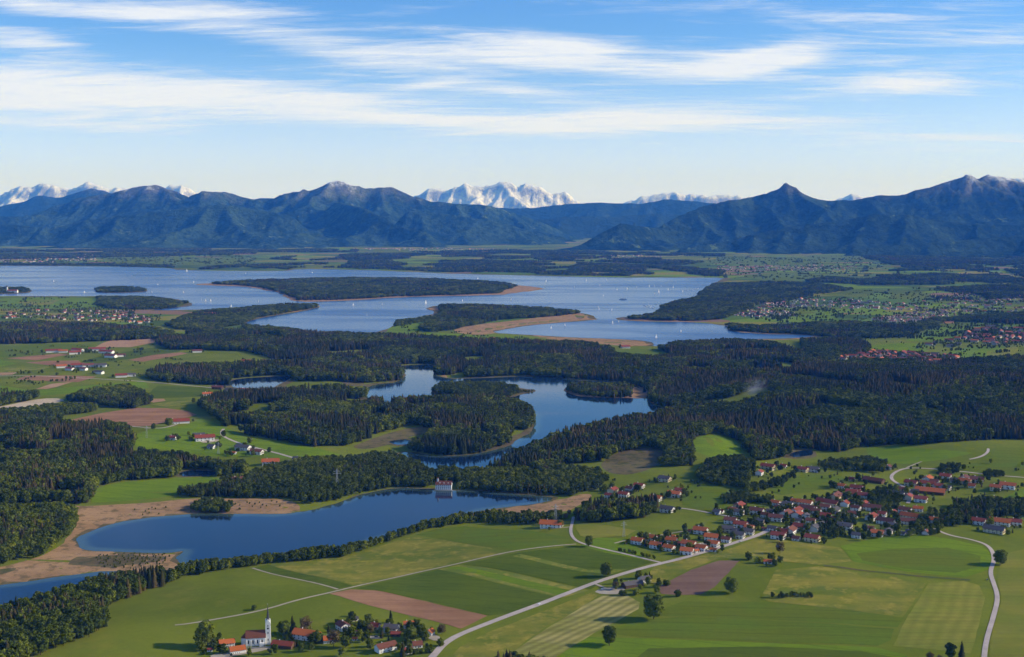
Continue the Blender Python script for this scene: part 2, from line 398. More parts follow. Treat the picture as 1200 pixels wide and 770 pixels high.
M = {}
G1, G2, OLV, YEL, DKG, BRT = (.125, .155, .014), (.165, .19, .02), (.23, .21, .032), (.32, .26, .05), (.098, .13, .012), (.155, .225, .012)
M['meadow'] = field_mat('meadow_grass', G1, G2, .3, 10, .3, .006, OLV)
M['green_a'] = field_mat('dark_crop', DKG, (.078, .112, .012), -.36, 8, .4, tram=24)
M['green_b'] = field_mat('bright_grass', (.125, .19, .014), BRT, -.36, 8, .35, tram=30)
M['green_c'] = field_mat('mid_grass', G1, (.115, .165, .016), -.1, 8, .4, tram=27)
M['olive'] = field_mat('flowering_meadow', OLV, (.13, .16, .022), -.36, 10, .35, .016, YEL)
M['yellow'] = field_mat('yellow_meadow', (.2, .21, .04), (.13, .17, .025), -.36, 8, .4, .02, YEL)
M['mown'] = field_mat('mown_hay', (.4, .34, .12), (.25, .24, .06), .89, 5, .8, swath=11)
M['lime'] = field_mat('light_grass', (.25, .235, .04), (.19, .21, .03), 1.12, 6, .6, swath=15)
M['pale_meadow'] = field_mat('pale_meadow', (.22, .21, .034), (.165, .185, .026), 1.12, 9, .4, .01)
M['soil'] = field_mat('ploughed_soil', (.27, .14, .075), (.35, .19, .105), -.36, 5, .5)
M['soil_b'] = field_mat('dark_ploughed_soil', (.17, .1, .07), (.22, .135, .095), .98, 6, .5)
M['soil_c'] = field_mat('pale_soil', (.36, .21, .115), (.42, .26, .15), .2, 12, .15)
M['reed'] = field_mat('dry_reed', (.31, .185, .09), (.39, .24, .12), .5, 14, .3, .02, (.13, .1, .045))
M['wetland'] = field_mat('brown_wetland', (.13, .1, .05), (.17, .14, .065), .5, 10, .3, .02, (.06, .075, .025))
M['sand'] = field_mat('bare_gravel', (.55, .44, .3), (.46, .36, .24), .2, 9, .3, .03)
M['asphalt'] = field_mat('pale_asphalt', (.43, .36, .32), (.5, .42, .37), .2, 5, .12, .05)
M['gravel'] = field_mat('gravel_track', (.36, .31, .23), (.42, .36, .27), .2, 5, .2, .05)

# base terrain: meadows near by, a patchwork of fields far out
m, t, b = new_mat('countryside', .95, .0); p = wpos(t)
vo = t.node('ShaderNodeTexVoronoi'); t.put(vo.inputs['Vector'], mapping(t, p, .35, (1 / 420, 1 / 190, 0))); vo.inputs['Scale'].default_value = 1
cellc = t.node('ShaderNodeSeparateColor'); t.put(cellc.inputs[0], vo.outputs['Color'])
patchc = t.ramp(cellc.outputs[0], [(0, G1), (.22, DKG), (.4, (.1, .16, .022)), (.55, OLV), (.68, BRT), (.8, (.07, .11, .02)), (.93, (.24, .15, .09))], 'CONSTANT')
near = t.mix(t.smooth(t.noise(p, .005, 5, .6), .38, .62), G1, G2)
near = t.mix(t.m('MULTIPLY', t.smooth(t.noise(p, .018, 5, .65), .52, .74), .55), near, OLV)
sx = t.node('ShaderNodeSeparateXYZ'); t.put(sx.inputs[0], p)
col = t.mix(t.smooth(sx.outputs[1], 4300, 5600), near, patchc)
fine = t.noise(p, .14, 4, .7)
t.put(b.inputs['Base Color'], t.mix(1.0, col, t.node_rgb(t.m('ADD', .82, t.m('MULTIPLY', fine, .36))), 'MULTIPLY'))
bump(t, b, fine, .5, .5)
M['land'] = m

# water: clear deep lakes that mirror the sky, ruffled here and there by the breeze
def water_mat(name, body, shallow, rmin, rmax, wave, amp, shoal=None):
    m, t, b = new_mat(name, .08, .5); p = wpos(t); b.inputs['IOR'].default_value = 1.333
    ru = t.noise(mapping(t, p, .15, (.0007, .0028, 0)), 1.0, 2, .5, .6)
    t.put(b.inputs['Roughness'], t.m('ADD', rmin, t.m('MULTIPLY', t.smooth(ru, .42, .68), rmax - rmin)))
    t.put(b.inputs['Base Color'], t.mix(t.smooth(t.noise(p, .004, 3), .45, .7), body, shallow))
    if shoal:
        at = t.node('ShaderNodeAttribute', attribute_name='shore'); k = t.m('SUBTRACT', 1.0, t.smooth(t.m('ADD', at.outputs['Fac'], t.m('MULTIPLY', t.noise(p, .02, 3), -14)), 0, 16))
        base = b.inputs['Base Color'].links[0].from_socket; t.put(b.inputs['Base Color'], t.mix(k, base, shoal))
    h = t.m('ADD', t.noise(p, wave, 3, .6), t.m('MULTIPLY', t.noise(mapping(t, p, .6, (wave * .3, wave * .12, 0)), 1.0, 2), 1.5))
    if amp: bump(t, b, h, 1.0, amp)
    return m
M['water_far'] = water_mat('lake_water_wide', (.022, .075, .2), (.03, .088, .22), .2, .3, .3, 0)
M['water_near'] = water_mat('lake_water_deep', (.005, .018, .046), (.007, .024, .054), .03, .11, .35, .035, (.05, .085, .075))

# ------------------------------------------------------------------ ground sheet out to the horizon
ys = np.concatenate([np.arange(-3000, 900, 400), np.arange(900, 3400, 10)])
yy = [3400.0]
while yy[-1] < 90000: yy.append(yy[-1] * 1.0055)
ys = np.concatenate([ys, np.array(yy)])
us = np.concatenate([np.linspace(-1.3, -.52, 22, endpoint=False), np.linspace(-.52, .52, 290), np.linspace(.52, 1.3, 23)[1:]])
wd = 1500 + np.maximum(0, ys - 1500)
GX = us[None, :] * wd[:, None]; GY = np.repeat(ys[:, None], len(us), 1)
GZ = hgt(GX, GY)
def grid_faces(nr, nc):
    i = np.arange(nr - 1)[:, None] * nc + np.arange(nc - 1)[None, :]
    return np.stack([i, i + 1, i + nc + 1, i + nc], -1).reshape(-1, 4)
obj('ground', mesh('ground', np.stack([GX, GY, GZ], -1), grid_faces(len(ys), len(us)), [M['land']], True), kind='structure')

for k, poly in WPOLY.items():
    near_ = k in ('schlosssee', 'north_lake', 'langbuergner'); V2, T = fill(poly, 20, near_)
    wo_ = obj({'chiemsee': 'wide_lake_water', 'mill_pond': 'pond_water', 'left_pond': 'pond_water', 'reed_pond': 'pond_water'}.get(k, 'lake_water'),
        mesh('water', np.column_stack([V2, np.zeros(len(V2))]), T, [M['water_far'] if k == 'chiemsee' else M['water_near']]), kind='structure')
    a_ = wo_.data.attributes.new('shore', 'FLOAT', 'POINT'); a_.data.foreach_set('value', (polydist(V2[:, 0], V2[:, 1], poly) if near_ else np.full(len(V2), 99.0)).astype(np.float32))
for k, poly in IPOLY.items():
    D = math.hypot(*np.mean(np.array(poly), axis=0)); V2, T = fill(poly, max(14, D * .008))
    z = np.maximum(hgt(V2[:, 0], V2[:, 1]) + .5, .35)
    obj('peninsula' if k == 'reed_peninsula' else 'island', mesh('island', np.column_stack([V2, z]), T, [M['reed'] if k in ('big_island', 'reed_peninsula') else M['wetland']], True), kind='structure')

# narrow fringe of reeds and sedge along every shore
for k, poly in WPOLY.items():
    P = np.array(poly); t_ = np.roll(P, -1, 0) - np.roll(P, 1, 0); t_ /= np.linalg.norm(t_, axis=1)[:, None] + 1e-9; nr_ = np.column_stack([-t_[:, 1], t_[:, 0]])
    w_ = np.maximum(12, .0075 * np.hypot(P[:, 0], P[:, 1])) * np.clip(-.5 + 2.4 * fbm(P[:, 0] / 70, P[:, 1] / 70, 2, 77), .12, 1.2); a_, b_ = P + nr_ * w_[:, None], P - nr_ * w_[:, None]; n = len(P)
    V = np.concatenate([np.column_stack([q, np.full(n, -.1)]) for q in (a_, b_)]); i_ = np.arange(n); j_ = (i_ + 1) % n
    obj('shore_reeds', mesh('shore_reeds', V, np.column_stack([i_, j_, n + j_, n + i_]), [M['wetland']]), kind='structure')

# ------------------------------------------------------------------ mountains
def mountain_mat(name, forest, forest2, meadow, rock, snow_lo, snow_hi, rock_lo, rock_hi, snow_amt=1.0, fs=.012):
    m, t, b = new_mat(name, .95, .0); g = t.node('ShaderNodeNewGeometry'); p = g.outputs['Position']
    sp_ = t.node('ShaderNodeSeparateXYZ'); t.put(sp_.inputs[0], p); sn = t.node('ShaderNodeSeparateXYZ'); t.put(sn.inputs[0], g.outputs['Normal'])
    z, nz = sp_.outputs[2], sn.outputs[2]
    n1 = t.noise(p, .0016, 6, .62); n2 = t.noise(p, fs, 6, .78); n3 = t.noise(p, .0042, 6, .68)
    base = t.mix(t.smooth(t.m('ADD', t.m('MULTIPLY', n1, .45), t.m('MULTIPLY', n2, .55)), .42, .6), forest, forest2)
    base = t.mix(t.m('MULTIPLY', t.smooth(n3, .6, .68), t.smooth(nz, .6, .85)), base, meadow)
    zz = t.m('ADD', z, t.m('MULTIPLY', t.m('SUBTRACT', n3, .5), 700))
    steep = t.m('SUBTRACT', 1.0, t.smooth(nz, .55, .8))
    rk = t.m('MULTIPLY', t.smooth(zz, rock_lo, rock_hi), t.m('ADD', .35, t.m('MULTIPLY', steep, .8)), clamp=True)
    base = t.mix(rk, base, t.mix(n2, tuple(c * .7 for c in rock), rock))
    sn_ = t.m('MULTIPLY', t.m('MULTIPLY', t.smooth(zz, snow_lo, snow_hi), t.smooth(t.m('ADD', nz, t.m('MULTIPLY', n2, .55)), .78, 1.02)), snow_amt, clamp=True)
    base = t.mix(sn_, base, (.86, .88, .92))
    t.put(b.inputs['Base Color'], base)
    bump(t, b, t.m('ADD', n2, t.m('MULTIPLY', n3, 2.2)), 1.0, 60)
    return m
M['fore_mtn'] = mountain_mat('forested_mountain', (.012, .03, .02), (.06, .105, .05), (.13, .19, .075), (.46, .42, .38), 900, 1080, 600, 1050, .9)
M['right_mtn'] = mountain_mat('forested_mountain_rocky', (.01, .024, .014), (.046, .08, .035), (.11, .165, .06), (.42, .38, .34), 900, 1080, 600, 1050, .8)
M['mid_mtn'] = mountain_mat('distant_forested_mountain', (.02, .04, .018), (.035, .06, .024), (.06, .09, .03), (.3, .29, .27), 1050, 1300, 800, 1200, .9)
M['snow_mtn'] = mountain_mat('snowy_mountain', (.05, .06, .05), (.09, .09, .08), (.09, .1, .06), (.42, .43, .46), 250, 650, 100, 400, 1.0, .006)

def range_mesh(name, ridges, box, res, mat, spur_len, slope, seed, rough=1.0, base=0.0, nspur=3.0, front=1.0, jag=40, flat=False, erode=0):
    """height field: crest lines drawn from the skyline, side spurs falling from them, gullies cut in by ridged noise"""
    r = random.Random(seed)
    x0, x1, y0, y1 = box
    X, Y = np.meshgrid(np.arange(x0, x1 + res, res), np.arange(y0, y1 + res, res))
    wx = X + 260 * rough * (fbm(X / 900, Y / 900, 3, seed) - .5) * 2 * .6; wy = Y + 260 * rough * (fbm(X / 900 + 7, Y / 900, 3, seed + 3) - .5) * 2 * .6
    segs = []
    for rd in ridges:
        P = [pix_at(*q) for q in rd]
        for a, b_ in zip(P[:-1], P[1:]): segs.append((a, b_, 1))
        L = 0
        for a, b_ in zip(P[:-1], P[1:]):
            sl = math.dist(a[:2], b_[:2]); n = max(1, int(sl / 1000 * nspur / 2 + r.random()))
            for k in range(n):
                f = (k + r.random()) / n; s0 = [a[i] + (b_[i] - a[i]) * f for i in range(3)]
                if s0[2] < 120: continue
                for sgn in (-1, 1) if r.random() < .8 else (-1,):
                    ang = sgn * math.pi / 2 + r.uniform(-.65, .65); ln = spur_len * r.uniform(.6, 1.15) * (s0[2] / 1000) * (front if sgn < 0 else 1)
                    q = s0; n2 = 4
                    for j in range(n2):
                        ang += r.uniform(-.35, .35); f2 = (j + 1) / n2
                        hh = s0[2] * (1 - f2) ** 1.15 * r.uniform(.86, 1.05) - 10
                        e = [q[0] + math.cos(ang) * ln / n2, q[1] + math.sin(ang) * ln / n2, hh]
                        segs.append((q, e, 0))
                        if j in (0, 1, 2) and r.random() < .75:
                            a2 = ang + r.choice((-1, 1)) * r.uniform(.6, 1.1)
                            segs.append((e, [e[0] + math.cos(a2) * ln * .3, e[1] + math.sin(a2) * ln * .3, max(-20, hh * .35)], 0))
                        q = e
    Z = np.full(X.shape, -60.0); DM = np.full(X.shape, 9e9)
    for a, b_, main in segs:
        # work only near the segment
        reach = (max(a[2], b_[2]) + 80) / slope * 1.25
        i0 = max(0, int((min(a[1], b_[1]) - reach - y0) / res)); i1 = min(X.shape[0], int((max(a[1], b_[1]) + reach - y0) / res) + 2)
        j0 = max(0, int((min(a[0], b_[0]) - reach - x0) / res)); j1 = min(X.shape[1], int((max(a[0], b_[0]) + reach - x0) / res) + 2)
        if i1 <= i0 or j1 <= j0: continue
        sx_, sy_ = (X, Y) if main else (wx, wy)
        x, y = sx_[i0:i1, j0:j1], sy_[i0:i1, j0:j1]
        ex, ey = b_[0] - a[0], b_[1] - a[1]; L = ex * ex + ey * ey + 1e-6
        tt = np.clip(((x - a[0]) * ex + (y - a[1]) * ey) / L, 0, 1)
        d = np.hypot(x - a[0] - tt * ex, y - a[1] - tt * ey); zr = a[2] + (b_[2] - a[2]) * tt
        DM[i0:i1, j0:j1] = np.minimum(DM[i0:i1, j0:j1], d) if main else DM[i0:i1, j0:j1]
        z = zr - slope * d * (1.0 if not main else 1.12) + np.minimum(d, 1500) ** 2 / 1500 * slope * .22
        Z[i0:i1, j0:j1] = np.maximum(Z[i0:i1, j0:j1], z)
    amp = np.clip(Z / 700, 0, 1)
    off_ = .18 + .82 * sstep(60, 650, DM)
    Z = Z - amp * rough * off_ * (240 * (1 - ridged(wx / 1050, wy / 1050, 5, seed + 20, .55)) + 115 * (1 - ridged(wx / 340, wy / 340, 4, seed + 30, .6))) + amp * rough * 95 * off_
    Z = Z + amp * rough * 46 * (fbm(X / 170, Y / 170, 4, seed + 5, .6) - .5) + np.clip((Z - 700) / 300, 0, 1) * jag * (ridged(X / 210, Y / 210, 3, seed + 8) - .55)
    if erode:
        # running water: steepest descent, drained area, valleys cut by stream power, scree smoothing the flanks
        n0, n1 = Z.shape; idx = np.arange(n0 * n1).reshape(n0, n1)
        for it in range(erode):
            best = np.zeros(Z.shape); rec = idx.copy()
            for di in (-1, 0, 1):
                for dj in (-1, 0, 1):
                    if di == 0 and dj == 0: continue
                    dl = math.hypot(di, dj) * res
                    sa = (slice(max(0, -di), n0 - max(0, di)), slice(max(0, -dj), n1 - max(0, dj))); sb = (slice(max(0, di), n0 - max(0, -di)), slice(max(0, dj), n1 - max(0, -dj)))
                    s_ = (Z[sa] - Z[sb]) / dl; k_ = s_ > best[sa]
                    bb = best[sa]; bb[k_] = s_[k_]; rr = rec[sa]; rr[k_] = idx[sb][k_]
            order = np.argsort(-Z.ravel()); rl = rec.ravel()[order].tolist(); ol = order.tolist(); acc_ = [1.0] * (n0 * n1); zr_ = Z.ravel()
            for o_, r0 in zip(ol, rl):
                if r0 != o_: acc_[r0] += acc_[o_]
            A_ = np.array(acc_).reshape(Z.shape) * (res / 40) ** 2
            cut = np.minimum(8.5 * np.minimum(A_, 900) ** .48 * best, best * res * .45) * np.clip(Z / 150, 0, 1) * (.06 + .94 * sstep(40, 420, DM))
            Z = Z - cut
            L_ = np.zeros_like(Z); L_[1:-1, 1:-1] = (Z[:-2, 1:-1] + Z[2:, 1:-1] + Z[1:-1, :-2] + Z[1:-1, 2:]) / 4 - Z[1:-1, 1:-1]
            Z = Z + np.clip(L_, -20, 20) * .12 * sstep(60, 300, DM)
    edge = np.minimum(np.minimum(X - x0, x1 - X), np.minimum(Y - y0, y1 - Y))
    Z = np.where(edge < 2 * res, -60, Z)
    Z = np.maximum(Z, -60)
    F4 = grid_faces(*X.shape)
    keep = (Z.ravel()[F4].max(1) > -30)
    F4 = F4[keep]; used = np.unique(F4); remap = np.zeros(X.size, np.int64); remap[used] = np.arange(len(used))
    V = np.stack([X, Y, Z], -1).reshape(-1, 3)[used]
    return obj(name, mesh(name, V, remap[F4], [mat], not flat), kind='structure')

def rg(D, *pts): return [(a, b_, D if len(q) == 0 else D + q[0]) for a, b_, *q in pts]
LEFT = [rg(21000, (-330,250),(-200,238),(-100,246),(-20,252),(30,253),(60,243),(90,231),(130,225),(163,217.5),(180,214.5),(200,221),(227,232),(237,224,-400),(265,224),(295,232),(320,231),(335,226),(350,223),(380,217),(388,212),(396,210.5),(410,215),(430,220),(445,219),(458,218),(480,228),(505,234),(550,238),(570,240),(600,248,300),(640,262,600),(690,283,900)),
        rg(18000, (-250,268),(-120,258),(0,262),(60,266),(120,254),(190,246),(260,238),(300,243),(340,252)),
        rg(18300, (395,236,1500),(430,244),(460,262,-500),(500,272,-900)), rg(18800, (480,246),(530,250),(580,258),(630,272),(665,284))]
RIGHT = [rg(17800, (650,293,-2500),(680,287,-2200),(705,272,-2000),(727,261,-1900),(750,265,-1500),(772,266,-1200),(790,255,-900),(820,242,-600),(850,235,-300),(880,230),(900,226),(912,219.5),(922,214.5),(932,221),(945,229),(970,234),(1000,234),(1025,228),(1050,228),(1075,222),(1100,216),(1125,210),(1135,206),(1146,209),(1156,205),(1170,206),(1185,210),(1200,214),(1260,224),(1340,236),(1480,246)),
         rg(15200, (800,290,-300),(850,283),(900,270),(950,262),(1000,255),(1025,250),(1060,251),(1100,258),(1150,262),(1230,264),(1330,262),(1450,268)), rg(13600, (1000,292),(1060,286),(1120,282),(1180,276),(1260,272),(1380,278))]
MIDL = [rg(28500, (-260,238),(-120,232),(-40,242),(0,240),(28,235),(45,228.5),(70,232),(92,224),(108,219),(125,224),(160,232),(240,236),(330,231),(345,226),(360,233),(420,240))]
MIDR = [rg(27000, (480,244),(560,242),(620,243),(650,239),(700,236),(750,237),(780,232),(800,234),(830,237),(880,240),(960,242),(1040,240),(1200,236)), rg(23500, (560,262,-800),(620,256),(680,252),(720,252),(770,248),(820,250),(880,252))]
SNOW = [rg(45000, (-300,226),(-160,218),(-60,228),(0,229),(25,217),(38,219),(50,214.5),(68,218),(85,220),(96,216),(105,213.5),(125,220),(145,220),(175,226),(200,216.5),(212,217),(222,220),(232,230),(300,240),(400,244),(470,236),(487,229),(505,220),(525,222),(545,215),(560,218),(575,216),(587,213),(595,211.5),(603,218),(617,214.5),(630,217),(645,227),(662,224),(677,236),(710,244),(735,235),(755,229),(772,226),(790,224.5),(800,227),(830,228),(865,229),(900,240),(960,238),(985,232),(1000,226.5),(1015,231),(1060,240),(1150,236),(1185,208),(1240,205),(1300,215),(1400,226))]
range_mesh('forested_mountain_range', LEFT, (-14500, 2800, 14500, 24500), 36, M['fore_mtn'], 4200, .62, 5, .75, erode=10)
range_mesh('rocky_mountain_range', RIGHT, (300, 13000, 11200, 21500), 32, M['right_mtn'], 3600, .6, 15, .75, jag=110, erode=10)
range_mesh('distant_mountain_range', MIDL, (-15500, -2500, 25000, 32000), 90, M['mid_mtn'], 4500, .6, 25)
range_mesh('distant_mountain_range', MIDR, (-3500, 14000, 20500, 31000), 80, M['mid_mtn'], 4300, .55, 35, erode=6)
range_mesh('snowy_mountain_range', SNOW, (-30000, 26000, 41500, 49500), 80, M['snow_mtn'], 2600, .95, 45, 1.2, jag=160, nspur=6, flat=True, erode=5)

# ------------------------------------------------------------------ haze: the summer air between here and the Alps
HZX, HZY0, HZY1, HZT = 52000.0, -4000.0, 50500.0, 1950.0
hv = [(x, y, z) for z in (-62.0, HZT) for x, y in ((-HZX, HZY0), (HZX, HZY0), (HZX, HZY1), (-HZX, HZY1))]
hf = [(3, 2, 1, 0), (4, 5, 6, 7), (0, 1, 5, 4), (1, 2, 6, 5), (2, 3, 7, 6), (3, 0, 4, 7)]
HAZE_DENSITY = 2.65e-5
hm = bpy.data.materials.new('summer_haze'); hm.use_nodes = True; ht = NT(hm.node_tree); ht.n.clear()
pv = ht.node('ShaderNodeVolumePrincipled'); pv.inputs['Color'].default_value = (.045, .26, 1.0, 1); pv.inputs['Absorption Color'].default_value = (1, 1, 1, 1); pv.inputs['Density'].default_value = HAZE_DENSITY; pv.inputs['Anisotropy'].default_value = 0.0
ho = ht.node('ShaderNodeOutputMaterial'); ht.l.new(pv.outputs[0], ho.inputs['Volume'])
hzo = obj('haze', mesh('haze', hv, hf, [hm]), kind='stuff')
hzo['label'] = 'thin blue summer haze over the lakes and mountains'; hzo['category'] = 'haze'

